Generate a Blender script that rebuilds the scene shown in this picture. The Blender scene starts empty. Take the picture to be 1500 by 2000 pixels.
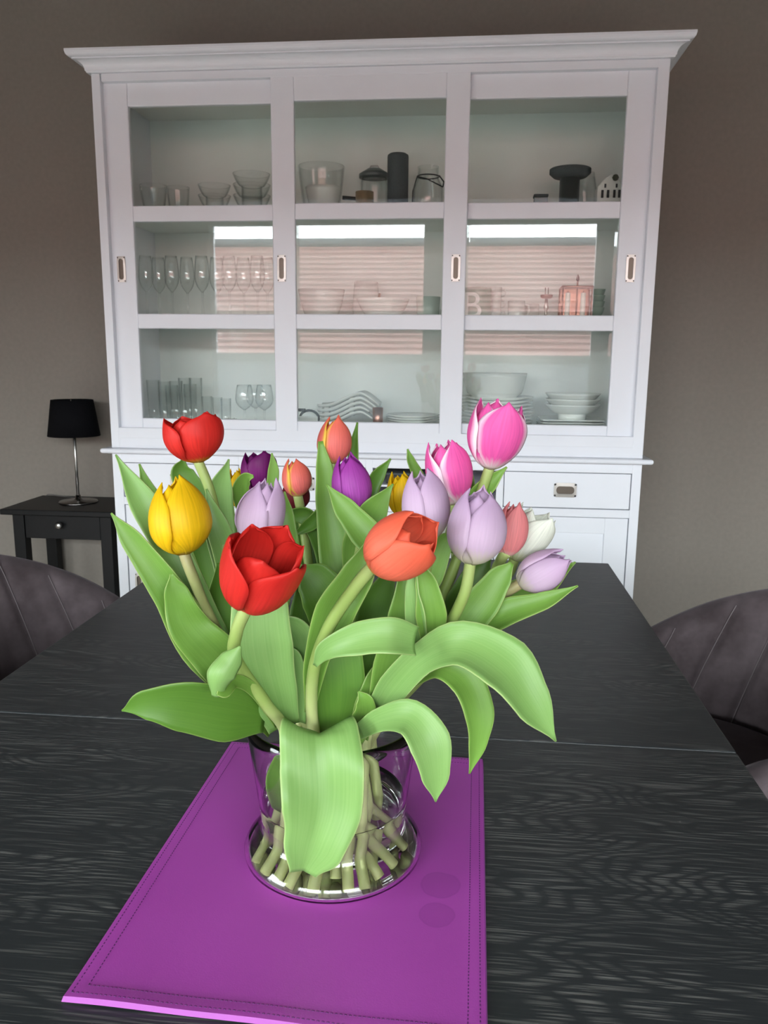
import bpy, math, random
from mathutils import Vector, Matrix
random.seed(7)

# ------------------------------------------------------------------ camera
F = 1574.07                       # focal length in pixels of the 1500x2000 frame
YAW, PITCH, ROLL = 0.0999, 0.1920, 0.0089
CAM = Vector((0.0, 0.0, 1.21))
_cy, _sy, _cp, _sp = math.cos(YAW), math.sin(YAW), math.cos(PITCH), math.sin(PITCH)
FWD = Vector((-_sy*_cp, _cy*_cp, -_sp))
_r0 = Vector((_cy, _sy, 0)); _u0 = _r0.cross(FWD)
RGT = _r0*math.cos(ROLL) + _u0*math.sin(ROLL)
UPV = -_r0*math.sin(ROLL) + _u0*math.cos(ROLL)
scn = bpy.context.scene
col = scn.collection
cam_d = bpy.data.cameras.new('camera'); cam = bpy.data.objects.new('camera', cam_d); col.objects.link(cam)
m = Matrix.Identity(4)
for i in range(3):
    m[i][0], m[i][1], m[i][2], m[i][3] = RGT[i], UPV[i], -FWD[i], CAM[i]
cam.matrix_world = m
cam_d.sensor_fit = 'VERTICAL'; cam_d.sensor_height = 36.0; cam_d.sensor_width = 27.0
cam_d.lens = F/2000*36.0
cam_d.clip_start = 0.01; cam_d.clip_end = 300
cam_d.dof.use_dof = True; cam_d.dof.focus_distance = 0.78; cam_d.dof.aperture_fstop = 28
scn.camera = cam

def ray(px, py): return FWD + RGT*((px-750)/F) - UPV*((py-1000)/F)
def at(px, py, Y):               # point on the pixel's ray at world depth Y
    d = ray(px, py); return CAM + d*(Y/d.y)
def atz(px, py, z):              # point on the pixel's ray at world height z
    d = ray(px, py); return CAM + d*((z-CAM.z)/d.z)
def mpp(p):                      # metres covered by one pixel at point p
    return (Vector(p)-CAM).dot(FWD)/F

# ------------------------------------------------------------------ world, daylight, exposure
wld = bpy.data.worlds.new('sky'); scn.world = wld; wld.use_nodes = True
wn = wld.node_tree.nodes; bg = wn['Background']
bg.inputs['Color'].default_value = (0.90, 0.95, 1.0, 1); bg.inputs['Strength'].default_value = 1.45
scn.view_settings.view_transform = 'Standard'; scn.view_settings.look = 'None'
scn.view_settings.gamma = 1.0; scn.view_settings.use_curve_mapping = False
scn.view_settings.exposure = 4.15
scn.cycles.max_bounces = 14; scn.cycles.diffuse_bounces = 5; scn.cycles.glossy_bounces = 4
scn.cycles.transparent_max_bounces = 48; scn.cycles.transmission_bounces = 8
scn.cycles.sample_clamp_indirect = 6.0
WIN_Y = -3.4
WX0, WX1, WZ0, WZM, WZ1 = -2.84, 3.50, 0.25, 1.22, 2.62
pl = bpy.data.lights.new('window_daylight', 'AREA'); pl.shape = 'RECTANGLE'
pl.size = WX1-WX0; pl.size_y = WZ1-WZM; pl.cycles.is_portal = True
po = bpy.data.objects.new('window_daylight', pl); col.objects.link(po)
po.location = ((WX0+WX1)/2, WIN_Y-0.02, (WZM+WZ1)/2); po.rotation_euler = (math.radians(90), 0, 0)

SX, SY_A, SY_B, SZ_A, SZ_B = -3.3, -2.2, -0.3, 0.12, 1.95      # unseen window added in the left wall for light from that side
pl2 = bpy.data.lights.new('added_window_daylight', 'AREA'); pl2.shape = 'RECTANGLE'
pl2.size = SZ_B-SZ_A; pl2.size_y = SY_B-SY_A; pl2.cycles.is_portal = True
po2 = bpy.data.objects.new('added_window_daylight', pl2); col.objects.link(po2)
po2.location = (SX-0.02, (SY_A+SY_B)/2, (SZ_A+SZ_B)/2); po2.rotation_euler = (0, math.radians(-90), 0)

# ------------------------------------------------------------------ materials
def lin(c):
    r = []
    for v in c[:3]:
        v /= 255.0
        r.append(v/12.92 if v <= 0.04045 else ((v+0.055)/1.055)**2.4)
    return (r[0], r[1], r[2], 1.0)
MATS = {}
def newmat(name):
    mt = bpy.data.materials.new(name); mt.use_nodes = True
    MATS[name] = mt
    nt = mt.node_tree
    return mt, nt, nt.nodes['Principled BSDF'], nt.nodes['Material Output']
def nd(nt, t, **kw):
    n = nt.nodes.new(t)
    for k, v in kw.items():
        if hasattr(n, k): setattr(n, k, v)
        else: n.inputs[k].default_value = v
    return n
def mapping(nt, scale, coord='Object'):
    tc = nd(nt, 'ShaderNodeTexCoord'); mp = nd(nt, 'ShaderNodeMapping')
    mp.inputs['Scale'].default_value = scale
    nt.links.new(tc.outputs[coord], mp.inputs['Vector']); return mp.outputs['Vector']
def ramp(nt, fac, stops):
    r = nd(nt, 'ShaderNodeValToRGB'); e = r.color_ramp.elements
    while len(e) < len(stops): e.new(0.5)
    for el, (p, c) in zip(e, stops): el.position = p; el.color = c if len(c) == 4 else (*c, 1)
    nt.links.new(fac, r.inputs['Fac']); return r.outputs['Color']
def mathn(nt, op, a, b=None):
    n = nd(nt, 'ShaderNodeMath', operation=op)
    for i, v in enumerate((a, b)):
        if v is None: continue
        if isinstance(v, (int, float)): n.inputs[i].default_value = v
        else: nt.links.new(v, n.inputs[i])
    return n.outputs[0]
def mixc(nt, fac, a, b, mode='MIX'):
    n = nd(nt, 'ShaderNodeMix', data_type='RGBA', blend_type=mode)
    for sock, v in ((n.inputs[0], fac), (n.inputs[6], a), (n.inputs[7], b)):
        if isinstance(v, (int, float)): sock.default_value = v
        elif isinstance(v, tuple): sock.default_value = v
        else: nt.links.new(v, sock)
    return n.outputs[2]
def simple(name, c, rough=0.5, metal=0.0, spec=0.5, noise=0.0, scale=20, bump=0.0, linear=False, coat=0.0):
    mt, nt, b, out = newmat(name)
    base = c if linear else lin(c)
    b.inputs['Base Color'].default_value = base
    b.inputs['Roughness'].default_value = rough; b.inputs['Metallic'].default_value = metal
    b.inputs['Specular IOR Level'].default_value = spec; b.inputs['Coat Weight'].default_value = coat
    if noise or bump:
        n = nd(nt, 'ShaderNodeTexNoise', Scale=scale, Detail=4.0)
        nt.links.new(mapping(nt, (1, 1, 1)), n.inputs['Vector'])
        if noise:
            lo = tuple(v*(1-noise) for v in base[:3])+(1,); hi = tuple(min(1, v*(1+noise)) for v in base[:3])+(1,)
            nt.links.new(ramp(nt, n.outputs['Fac'], [(0.3, lo), (0.7, hi)]), b.inputs['Base Color'])
        if bump:
            bp = nd(nt, 'ShaderNodeBump', Strength=bump, Distance=0.002)
            nt.links.new(n.outputs['Fac'], bp.inputs['Height']); nt.links.new(bp.outputs['Normal'], b.inputs['Normal'])
    return mt
def thin_glass(name, tint=(1, 1, 1), edge=(0.8, 0.86, 0.83), f0=0.04, epow=3.0):
    mt, nt, b, out = newmat(name); nt.nodes.remove(b)
    lw = nd(nt, 'ShaderNodeLayerWeight'); lw.inputs['Blend'].default_value = 0.5
    f5 = mathn(nt, 'POWER', lw.outputs['Facing'], 5.0)
    fac = mathn(nt, 'MULTIPLY_ADD', f5, 1-f0); nt.nodes[-1].inputs[2].default_value = f0
    ep = mathn(nt, 'POWER', lw.outputs['Facing'], epow)
    tc = mixc(nt, ep, (*tint, 1), (*edge, 1))
    tr = nd(nt, 'ShaderNodeBsdfTransparent'); nt.links.new(tc, tr.inputs['Color'])
    gl = nd(nt, 'ShaderNodeBsdfGlossy', Roughness=0.0)
    mx = nd(nt, 'ShaderNodeMixShader'); nt.links.new(fac, mx.inputs[0])
    nt.links.new(tr.outputs[0], mx.inputs[1]); nt.links.new(gl.outputs[0], mx.inputs[2])
    nt.links.new(mx.outputs[0], out.inputs['Surface']); return mt
def organic(name, colfn, rough=0.45, trans=0.3, spec=0.35):
    """thin plant tissue: diffuse + translucent, colour from colfn(nt)"""
    mt, nt, b, out = newmat(name)
    c = colfn(nt)
    nt.links.new(c, b.inputs['Base Color']); b.inputs['Roughness'].default_value = rough
    b.inputs['Specular IOR Level'].default_value = spec
    t = nd(nt, 'ShaderNodeBsdfTranslucent'); nt.links.new(c, t.inputs['Color'])
    mx = nd(nt, 'ShaderNodeMixShader'); mx.inputs[0].default_value = trans
    nt.links.new(b.outputs[0], mx.inputs[1]); nt.links.new(t.outputs[0], mx.inputs[2])
    nt.links.new(mx.outputs[0], out.inputs['Surface'])
    return mt
def uvs(nt):
    tc = nd(nt, 'ShaderNodeTexCoord'); s = nd(nt, 'ShaderNodeSeparateXYZ')
    nt.links.new(tc.outputs['UV'], s.inputs[0]); return tc.outputs['UV'], s.outputs[0], s.outputs[1]
def petal_mat(name, main, edge=None, base=None, tip=None, edge_w=0.25, base_h=0.2, streak=0.12):
    def fn(nt):
        uv, u, v = uvs(nt)
        mp = nd(nt, 'ShaderNodeMapping'); mp.inputs['Scale'].default_value = (26, 1.6, 1)
        nt.links.new(uv, mp.inputs[0])
        n = nd(nt, 'ShaderNodeTexNoise', Scale=1.0, Detail=3.0); nt.links.new(mp.outputs[0], n.inputs['Vector'])
        M = lin(main)
        lo = tuple(x*(1-streak) for x in M[:3])+(1,); hi = tuple(min(1, x*(1+streak)+streak*0.06) for x in M[:3])+(1,)
        c = ramp(nt, n.outputs['Fac'], [(0.3, lo), (0.7, hi)])
        nz = mathn(nt, 'MULTIPLY_ADD', n.outputs['Fac'], 0.22); nt.nodes[-1].inputs[2].default_value = -0.11
        if tip:
            c = mixc(nt, ramp(nt, v, [(0.45, (0, 0, 0)), (1.0, (1, 1, 1))]), c, lin(tip))
        if edge:
            d = mathn(nt, 'ABSOLUTE', mathn(nt, 'MULTIPLY_ADD', u, 2.0)); d.node.inputs[0]
            nt.nodes[-2].inputs[2].default_value = -1.0
            d2 = mathn(nt, 'ADD', d, nz)
            c = mixc(nt, ramp(nt, d2, [(1-edge_w*1.25, (0, 0, 0)), (1-edge_w*0.35, (1, 1, 1))]), c, lin(edge))
        if base:
            v2 = mathn(nt, 'ADD', v, nz)
            c = mixc(nt, ramp(nt, v2, [(base_h*0.35, (1, 1, 1)), (base_h*1.3, (0, 0, 0))]), c, lin(base))
        return c
    return organic(name, fn, rough=0.5, trans=0.32, spec=0.3)
def leaf_mat(name, c0, c1, edge):
    def fn(nt):
        uv, u, v = uvs(nt)
        mp = nd(nt, 'ShaderNodeMapping'); mp.inputs['Scale'].default_value = (34, 1.2, 1)
        nt.links.new(uv, mp.inputs[0])
        n = nd(nt, 'ShaderNodeTexNoise', Scale=1.0, Detail=3.0); nt.links.new(mp.outputs[0], n.inputs['Vector'])
        n2 = nd(nt, 'ShaderNodeTexNoise', Scale=14.0, Detail=2.0); nt.links.new(mapping(nt, (1, 1, 1)), n2.inputs['Vector'])
        f = mathn(nt, 'ADD', mathn(nt, 'MULTIPLY', n.outputs['Fac'], 0.6), mathn(nt, 'MULTIPLY', n2.outputs['Fac'], 0.5))
        c = ramp(nt, f, [(0.15, lin(c0)), (0.95, lin(c1))])
        a = mathn(nt, 'MULTIPLY_ADD', u, 2.0); nt.nodes[-1].inputs[2].default_value = -1.0
        d = mathn(nt, 'ABSOLUTE', a)
        return mixc(nt, ramp(nt, d, [(0.95, (0, 0, 0)), (1.0, (0.5, 0.5, 0.5))]), c, lin(edge))
    return organic(name, fn, rough=0.42, trans=0.22, spec=0.4)

M_white = simple('white_lacquer', (226, 228, 234), 0.35, noise=0.015, scale=6)
M_inside = simple('cabinet_inside', (232, 236, 231), 0.5)
M_wall = simple('taupe_wall_paint', (134, 127, 119), 0.85, noise=0.04, scale=60, bump=0.15, spec=0.2)
M_ceil = simple('ceiling_paint', (64, 60, 55), 0.9)
M_floor = simple('floor_laminate', (186, 178, 166), 0.5, noise=0.15, scale=8)
M_nickel = simple('nickel', (182, 178, 172), 0.36, metal=1.0)
M_nickel_d = simple('nickel_cup', (98, 90, 82), 0.4, metal=1.0)
M_steel = simple('brushed_steel', (190, 188, 184), 0.3, metal=1.0)
M_dark = simple('dark_slot', (30, 30, 32), 0.6)
M_pane = thin_glass('pane_glass', (0.975, 0.99, 0.98), (0.85, 0.9, 0.87), 0.048)
M_glass = thin_glass('drinking_glass', (0.985, 0.99, 0.988), (0.5, 0.57, 0.55), 0.05, 4.5)
def clear(name, ior, c):
    mt, nt, b, out = newmat(name); b.inputs['Base Color'].default_value = (*c, 1); b.inputs['Roughness'].default_value = 0.0
    b.inputs['Transmission Weight'].default_value = 1.0; b.inputs['IOR'].default_value = ior; return mt
M_vase = clear('vase_glass', 1.45, (0.985, 0.992, 0.985))
M_water = clear('water', 1.33, (0.99, 0.995, 0.98))
M_black = simple('black_paint', (12, 12, 13), 0.45, spec=0.25)
M_shade = simple('black_fabric', (12, 12, 15), 0.9, noise=0.3, scale=300, spec=0.1)
M_porc = simple('porcelain', (222, 224, 218), 0.18)
M_mint = simple('mint_ceramic', (188, 204, 192), 0.25)
M_sage = simple('sage_ceramic', (150, 168, 152), 0.4)
M_grey = simple('grey_fabric', (70, 76, 78), 0.9, noise=0.2, scale=400)
M_lidgrey = simple('grey_metal', (104, 110, 110), 0.35, metal=0.7)
M_copper = simple('copper', (178, 130, 114), 0.35, metal=1.0)
M_woodlt = simple('light_wood', (146, 124, 92), 0.5, noise=0.2, scale=30)
M_candle = simple('candle_wax', (236, 232, 222), 0.5)
M_tar = simple('wire_dark', (52, 54, 54), 0.4, metal=0.6)
M_pinkedge = simple('leather_edge', (156, 74, 158), 0.6)
M_stitch = simple('stitch_thread', (92, 30, 100), 0.7)
M_velvstitch = simple('velvet_stitch', (112, 103, 105), 0.7)

# black-stained oak for the table
def wood():
    mt, nt, b, out = newmat('black_oak')
    v = mapping(nt, (1, 1, 1))
    mp = nd(nt, 'ShaderNodeMapping'); mp.inputs['Scale'].default_value = (1.3, 5.0, 1); nt.links.new(v, mp.inputs[0])
    big = nd(nt, 'ShaderNodeTexNoise', Scale=1.7, Detail=2.0, Roughness=0.45); nt.links.new(mp.outputs[0], big.inputs['Vector'])
    sx = nd(nt, 'ShaderNodeSeparateXYZ'); nt.links.new(v, sx.inputs[0])
    rings = mathn(nt, 'ADD', mathn(nt, 'MULTIPLY', sx.outputs[1], 62.0), mathn(nt, 'MULTIPLY', big.outputs['Fac'], 42.0))
    wv = mathn(nt, 'ABSOLUTE', mathn(nt, 'SINE', mathn(nt, 'MULTIPLY', rings, 3.1)))
    mp2 = nd(nt, 'ShaderNodeMapping'); mp2.inputs['Scale'].default_value = (13, 560, 1); nt.links.new(v, mp2.inputs[0])
    pores = nd(nt, 'ShaderNodeTexNoise', Scale=1.0, Detail=3.0, Roughness=0.6); nt.links.new(mp2.outputs[0], pores.inputs['Vector'])
    mp3 = nd(nt, 'ShaderNodeMapping'); mp3.inputs['Scale'].default_value = (3, 14, 1); nt.links.new(v, mp3.inputs[0])
    patch = nd(nt, 'ShaderNodeTexNoise', Scale=1.0, Detail=2.0); nt.links.new(mp3.outputs[0], patch.inputs['Vector'])
    p = ramp(nt, pores.outputs['Fac'], [(0.47, (0, 0, 0)), (0.64, (1, 1, 1))])
    g = ramp(nt, wv, [(0.30, (0.06, 0.06, 0.06)), (0.95, (1, 1, 1))])
    pt = ramp(nt, patch.outputs['Fac'], [(0.34, (0.22, 0.22, 0.22)), (0.66, (1, 1, 1))])
    f = mathn(nt, 'MULTIPLY', mathn(nt, 'MULTIPLY', p, g), pt)
    c = mixc(nt, f, lin((47, 50, 52)), lin((112, 111, 108)))
    nt.links.new(c, b.inputs['Base Color'])
    rr = mathn(nt, 'MULTIPLY_ADD', f, 0.2); nt.nodes[-1].inputs[2].default_value = 0.42
    nt.links.new(rr, b.inputs['Roughness']); b.inputs['Specular IOR Level'].default_value = 0.45
    bp = nd(nt, 'ShaderNodeBump', Strength=0.25, Distance=0.0006); bp.invert = True
    nt.links.new(f, bp.inputs['Height']); nt.links.new(bp.outputs['Normal'], b.inputs['Normal'])
    return mt
M_oak = wood()
def velvet():
    mt, nt, b, out = newmat('taupe_velvet')
    n = nd(nt, 'ShaderNodeTexNoise', Scale=9.0, Detail=4.0, Roughness=0.65); nt.links.new(mapping(nt, (1, 1, 1)), n.inputs['Vector'])
    nt.links.new(ramp(nt, n.outputs['Fac'], [(0.35, lin((70, 61, 63))), (0.68, lin((98, 88, 91)))]), b.inputs['Base Color'])
    b.inputs['Roughness'].default_value = 0.8; b.inputs['Specular IOR Level'].default_value = 0.15
    b.inputs['Sheen Weight'].default_value = 0.5; b.inputs['Sheen Roughness'].default_value = 0.4
    b.inputs['Sheen Tint'].default_value = lin((190, 180, 186))
    return mt
M_velvet = velvet()
def leather():
    mt, nt, b, out = newmat('purple_leather')
    v = mapping(nt, (1, 1, 1))
    n = nd(nt, 'ShaderNodeTexNoise', Scale=4.0, Detail=2.0); nt.links.new(v, n.inputs['Vector'])
    c = ramp(nt, n.outputs['Fac'], [(0.3, lin((172, 68, 170))), (0.7, lin((182, 78, 180)))])
    # two dried water rings near the right edge
    rmask = None
    for (qx, qy, r) in ((860, 1728, 0.021), (852, 1786, 0.018)):
        qq = atz(qx, qy, .753); cx, cy = qq.x+.12, qq.y-.67
        dn = nd(nt, 'ShaderNodeVectorMath', operation='DISTANCE'); nt.links.new(v, dn.inputs[0])
        dn.inputs[1].default_value = (cx, cy, 0)
        n3 = nd(nt, 'ShaderNodeTexNoise', Scale=60.0, Detail=2.0); nt.links.new(v, n3.inputs['Vector'])
        flat = nd(nt, 'ShaderNodeVectorMath', operation='MULTIPLY'); nt.links.new(v, flat.inputs[0]); flat.inputs[1].default_value = (1, 1, 0)
        nt.links.new(flat.outputs[0], dn.inputs[0])
        dd = mathn(nt, 'ADD', mathn(nt, 'DIVIDE', dn.outputs['Value'], r), mathn(nt, 'MULTIPLY', n3.outputs['Fac'], 0.25))
        mk = ramp(nt, dd, [(0.0, (0.5, 0.5, 0.5)), (0.86, (0.7, 0.7, 0.7)), (0.93, (1, 1, 1)), (1.0, (0, 0, 0))])
        rmask = mk if rmask is None else mixc(nt, 1.0, rmask, mk, 'LIGHTEN')
    c = mixc(nt, mathn(nt, 'MULTIPLY', rmask, 0.28), c, lin((108, 30, 116)))
    nt.links.new(c, b.inputs['Base Color'])
    b.inputs['Roughness'].default_value = 0.42; b.inputs['Specular IOR Level'].default_value = 0.35
    g = nd(nt, 'ShaderNodeTexNoise', Scale=900.0, Detail=2.0); nt.links.new(v, g.inputs['Vector'])
    bp = nd(nt, 'ShaderNodeBump', Strength=0.12, Distance=0.0005)
    nt.links.new(g.outputs['Fac'], bp.inputs['Height']); nt.links.new(bp.outputs['Normal'], b.inputs['Normal'])
    return mt
M_leather = leather()
def frosted():
    mt, nt, b, out = newmat('frosted_glass'); nt.nodes.remove(b)
    t = nd(nt, 'ShaderNodeBsdfTranslucent'); t.inputs['Color'].default_value = (0.42, 0.45, 0.47, 1)
    d = nd(nt, 'ShaderNodeBsdfDiffuse'); d.inputs['Color'].default_value = (0.75, 0.78, 0.8, 1)
    mx = nd(nt, 'ShaderNodeMixShader'); mx.inputs[0].default_value = 0.3
    nt.links.new(t.outputs[0], mx.inputs[1]); nt.links.new(d.outputs[0], mx.inputs[2])
    nt.links.new(mx.outputs[0], out.inputs['Surface']); return mt
M_frost = frosted()

# ------------------------------------------------------------------ mesh helpers
class MB:
    """collects geometry; build() links it as ONE mesh object"""
    def __init__(s): s.v = []; s.f = []; s.mi = []; s.uv = []
    def quad(s, idx, mi=0, uv=None): s.f.append(idx); s.mi.append(mi); s.uv.append(uv)
    def box(s, x0, x1, y0, y1, z0, z1, mi=0):
        b = len(s.v)
        s.v += [(x0,y0,z0),(x1,y0,z0),(x1,y1,z0),(x0,y1,z0),(x0,y0,z1),(x1,y0,z1),(x1,y1,z1),(x0,y1,z1)]
        for q in ((0,3,2,1),(4,5,6,7),(0,1,5,4),(1,2,6,5),(2,3,7,6),(3,0,4,7)): s.quad([b+i for i in q], mi)
        return s
    def lathe(s, prof, c=(0,0,0), n=32, mi=0, sx=1.0, sy=1.0):
        b = len(s.v)
        for (r, z) in prof:
            for k in range(n):
                a = 2*math.pi*k/n; s.v.append((c[0]+sx*r*math.cos(a), c[1]+sy*r*math.sin(a), c[2]+z))
        for i in range(len(prof)-1):
            for k in range(n):
                k2 = (k+1) % n
                s.quad([b+i*n+k, b+i*n+k2, b+(i+1)*n+k2, b+(i+1)*n+k], mi)
        if prof[0][0] > 1e-6: s.quad([b+k for k in range(n)][::-1], mi)
        if prof[-1][0] > 1e-6: s.quad([b+(len(prof)-1)*n+k for k in range(n)], mi)
        return s
    def tube(s, pts, rad, n=10, mi=0, cap=True):
        pts = [Vector(p) for p in pts]; b = len(s.v); N = len(pts)
        rads = rad if isinstance(rad, (list, tuple)) else [rad]*N
        nrm = None
        for i, p in enumerate(pts):
            t = (pts[min(i+1, N-1)]-pts[max(i-1, 0)]).normalized()
            if nrm is None:
                nrm = t.orthogonal().normalized()
            nrm = (nrm - t*nrm.dot(t)).normalized(); bn = t.cross(nrm)
            for k in range(n):
                a = 2*math.pi*k/n
                q = p + (nrm*math.cos(a)+bn*math.sin(a))*rads[i]; s.v.append(tuple(q))
        for i in range(N-1):
            for k in range(n):
                k2 = (k+1) % n
                s.quad([b+i*n+k, b+i*n+k2, b+(i+1)*n+k2, b+(i+1)*n+k], mi,
                       [(k/n, i/(N-1)), ((k+1)/n, i/(N-1)), ((k+1)/n, (i+1)/(N-1)), (k/n, (i+1)/(N-1))])
        if cap:
            s.quad([b+k for k in range(n)][::-1], mi, [(0.5, 0.0)]*n); s.quad([b+(N-1)*n+k for k in range(n)], mi, [(0.5, 1.0)]*n)
        return s
    def grid(s, P, mi=0, flip=False):
        """P[i][j] points; uv = (j/(nj-1), i/(ni-1))"""
        b = len(s.v); ni, nj = len(P), len(P[0])
        for r in P: s.v += [tuple(p) for p in r]
        for i in range(ni-1):
            for j in range(nj-1):
                q = [b+i*nj+j, b+i*nj+j+1, b+(i+1)*nj+j+1, b+(i+1)*nj+j]
                w = [(j/(nj-1), i/(ni-1)), ((j+1)/(nj-1), i/(ni-1)), ((j+1)/(nj-1), (i+1)/(ni-1)), (j/(nj-1), (i+1)/(ni-1))]
                if flip: q.reverse(); w.reverse()
                s.quad(q, mi, w)
        return s
    def build(s, name, mats, parent=None, smooth=False, bevel=0.0, solid=0.0, loc=None, sub=0, angle=40):
        me = bpy.data.meshes.new(name); me.from_pydata(s.v, [], s.f)
        for mt in (mats if isinstance(mats, (list, tuple)) else [mats]): me.materials.append(mt)
        me.polygons.foreach_set('material_index', s.mi)
        if any(u is not None for u in s.uv):
            ul = me.uv_layers.new(name='UVMap'); k = 0
            for fi, face in enumerate(s.f):
                for j in range(len(face)):
                    ul.data[k].uv = s.uv[fi][j] if s.uv[fi] else (0, 0); k += 1
        if smooth: me.polygons.foreach_set('use_smooth', [True]*len(s.f))
        me.update()
        o = bpy.data.objects.new(name, me); col.objects.link(o)
        if parent is not None: o.parent = parent
        if loc is not None: o.location = loc
        if solid:
            md = o.modifiers.new('solid', 'SOLIDIFY'); md.thickness = solid; md.offset = 0
        if bevel:
            md = o.modifiers.new('bevel', 'BEVEL'); md.width = bevel; md.segments = 2; md.limit_method = 'ANGLE'; md.angle_limit = math.radians(angle)
        if sub:
            md = o.modifiers.new('sub', 'SUBSURF'); md.levels = sub; md.render_levels = sub
        return o
def tag(o, label=None, cat=None, group=None, kind=None):
    if label: o['label'] = label
    if cat: o['category'] = cat
    if group: o['group'] = group
    if kind: o['kind'] = kind
    return o
def thing(name, label, cat, loc=(0,0,0), group=None):
    o = bpy.data.objects.new(name, None); col.objects.link(o); o.location = loc
    o.empty_display_size = 0.05
    return tag(o, label, cat, group)
def box(name, mat, parent, x0, x1, y0, y1, z0, z1, bevel=0.0):
    return MB().box(x0, x1, y0, y1, z0, z1).build(name, mat, parent, bevel=bevel)
def struct(o): return tag(o, kind='structure')
def catmull(pts, n):
    pts = [Vector(p) for p in pts]
    P = [pts[0]*2-pts[1]] + pts + [pts[-1]*2-pts[-2]]
    out = []; segs = len(pts)-1
    for i in range(n+1):
        t = i/n*segs; k = min(int(t), segs-1); u = t-k
        a, b_, c, d = P[k], P[k+1], P[k+2], P[k+3]
        out.append(0.5*((2*b_) + (c-a)*u + (2*a-5*b_+4*c-d)*u*u + (3*b_-a-3*c+d)*u**3))
    return out
def interp(vals, t):
    x = t*(len(vals)-1); k = min(int(x), len(vals)-2); u = x-k
    u = u*u*(3-2*u)*0.5+u*0.5
    return vals[k]*(1-u)+vals[k+1]*u

# ------------------------------------------------------------------ the room
D = 2.70                          # front plane of the cabinet
RX0, RX1, RY1, RZ = -3.3, 3.8, 3.20, 2.78
struct(box('floor', M_floor, None, RX0-.1, RX1+.1, WIN_Y-.2, RY1+.1, -0.1, 0))
struct(box('ceiling', M_ceil, None, RX0-.1, RX1+.1, WIN_Y-.2, RY1+.1, RZ, RZ+.1))
struct(box('wall_back', M_wall, None, RX0-.1, RX1+.1, RY1, RY1+.12, 0, RZ))
wf = MB()
wf.box(RX0-.12, RX0, WIN_Y-.2, SY_A, 0, RZ).box(RX0-.12, RX0, SY_B, RY1, 0, RZ)
wf.box(RX0-.12, RX0, SY_A, SY_B, 0, SZ_A).box(RX0-.12, RX0, SY_A, SY_B, SZ_B, RZ)
struct(wf.build('wall_left', M_wall))
struct(box('wall_right', M_wall, None, RX1, RX1+.12, WIN_Y-.2, RY1, 0, RZ))
wf = MB()
wf.box(RX0, WX0, WIN_Y-.2, WIN_Y, 0, RZ).box(WX1, RX1, WIN_Y-.2, WIN_Y, 0, RZ)
wf.box(WX0, WX1, WIN_Y-.2, WIN_Y, 0, WZ0).box(WX0, WX1, WIN_Y-.2, WIN_Y, WZ1, RZ)
struct(wf.build('wall_front', M_wall))
struct(box('baseboard_back', M_white, None, RX0, RX1, RY1-.015, RY1, 0, .09, 0.003))
win = thing('window_1', None, None, ((WX0+WX1)/2, WIN_Y-.1, WZ0)); win['kind'] = 'structure'
wl = win.location
def wbox(name, mat, x0, x1, y0, y1, z0, z1):
    return box(name, mat, win, x0-wl.x, x1-wl.x, y0-wl.y, y1-wl.y, z0-wl.z, z1-wl.z)
fy0, fy1 = WIN_Y-.13, WIN_Y-.07
wbox('window_frame', M_white, WX0, WX0+.05, fy0, fy1, WZ0, WZ1); wbox('window_frame', M_white, WX1-.05, WX1, fy0, fy1, WZ0, WZ1)
wbox('window_frame', M_white, WX0, WX1, fy0, fy1, WZ1-.05, WZ1); wbox('window_frame', M_white, WX0, WX1, fy0, fy1, WZ0, WZ0+.05)
wbox('transom', M_white, WX0, WX1, fy0, fy1, WZM-.07, WZM)
MUL = [(-0.49, -0.26), (1.30, 1.51)]
for a, b in MUL: wbox('mullion', M_white, a, b, fy0, fy1, WZ0, WZ1)
xs = [WX0+.05, MUL[0][0], MUL[0][1], MUL[1][0], MUL[1][1], WX1-.05]
for k in (0, 2, 4):
    wbox('clear_pane', M_pane, xs[k], xs[k+1], WIN_Y-.103, WIN_Y-.097, WZM, WZ1-.05)
    wbox('frosted_pane', M_frost, xs[k], xs[k+1], WIN_Y-.103, WIN_Y-.097, WZ0+.05, WZM-.07)
wbox('window_sill', M_white, WX0-.03, WX1+.03, WIN_Y-.07, WIN_Y+.12, WZ0-.03, WZ0+.005)

win2 = thing('added_window', None, None, (RX0-.06, (SY_A+SY_B)/2, SZ_A)); win2['kind'] = 'structure'  # added out of view; its low head keeps sky light off the upper wall
w2 = win2.location
def wbox2(name, mat, x0, x1, y0, y1, z0, z1): return box(name, mat, win2, x0-w2.x, x1-w2.x, y0-w2.y, y1-w2.y, z0-w2.z, z1-w2.z)
for a, b in ((SY_A, SY_A+.06), ((SY_A+SY_B)/2-.04, (SY_A+SY_B)/2+.04), (SY_B-.06, SY_B)): wbox2('window_frame', M_white, RX0-.09, RX0-.03, a, b, SZ_A, SZ_B)
for a, b in ((SZ_A, SZ_A+.06), (SZ_B-.06, SZ_B)): wbox2('window_frame', M_white, RX0-.09, RX0-.03, SY_A, SY_B, a, b)
for a, b in ((SY_A+.06, (SY_A+SY_B)/2-.04), ((SY_A+SY_B)/2+.04, SY_B-.06)): wbox2('clear_pane', M_pane, RX0-.063, RX0-.057, a, b, SZ_A+.06, SZ_B-.06)
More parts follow.
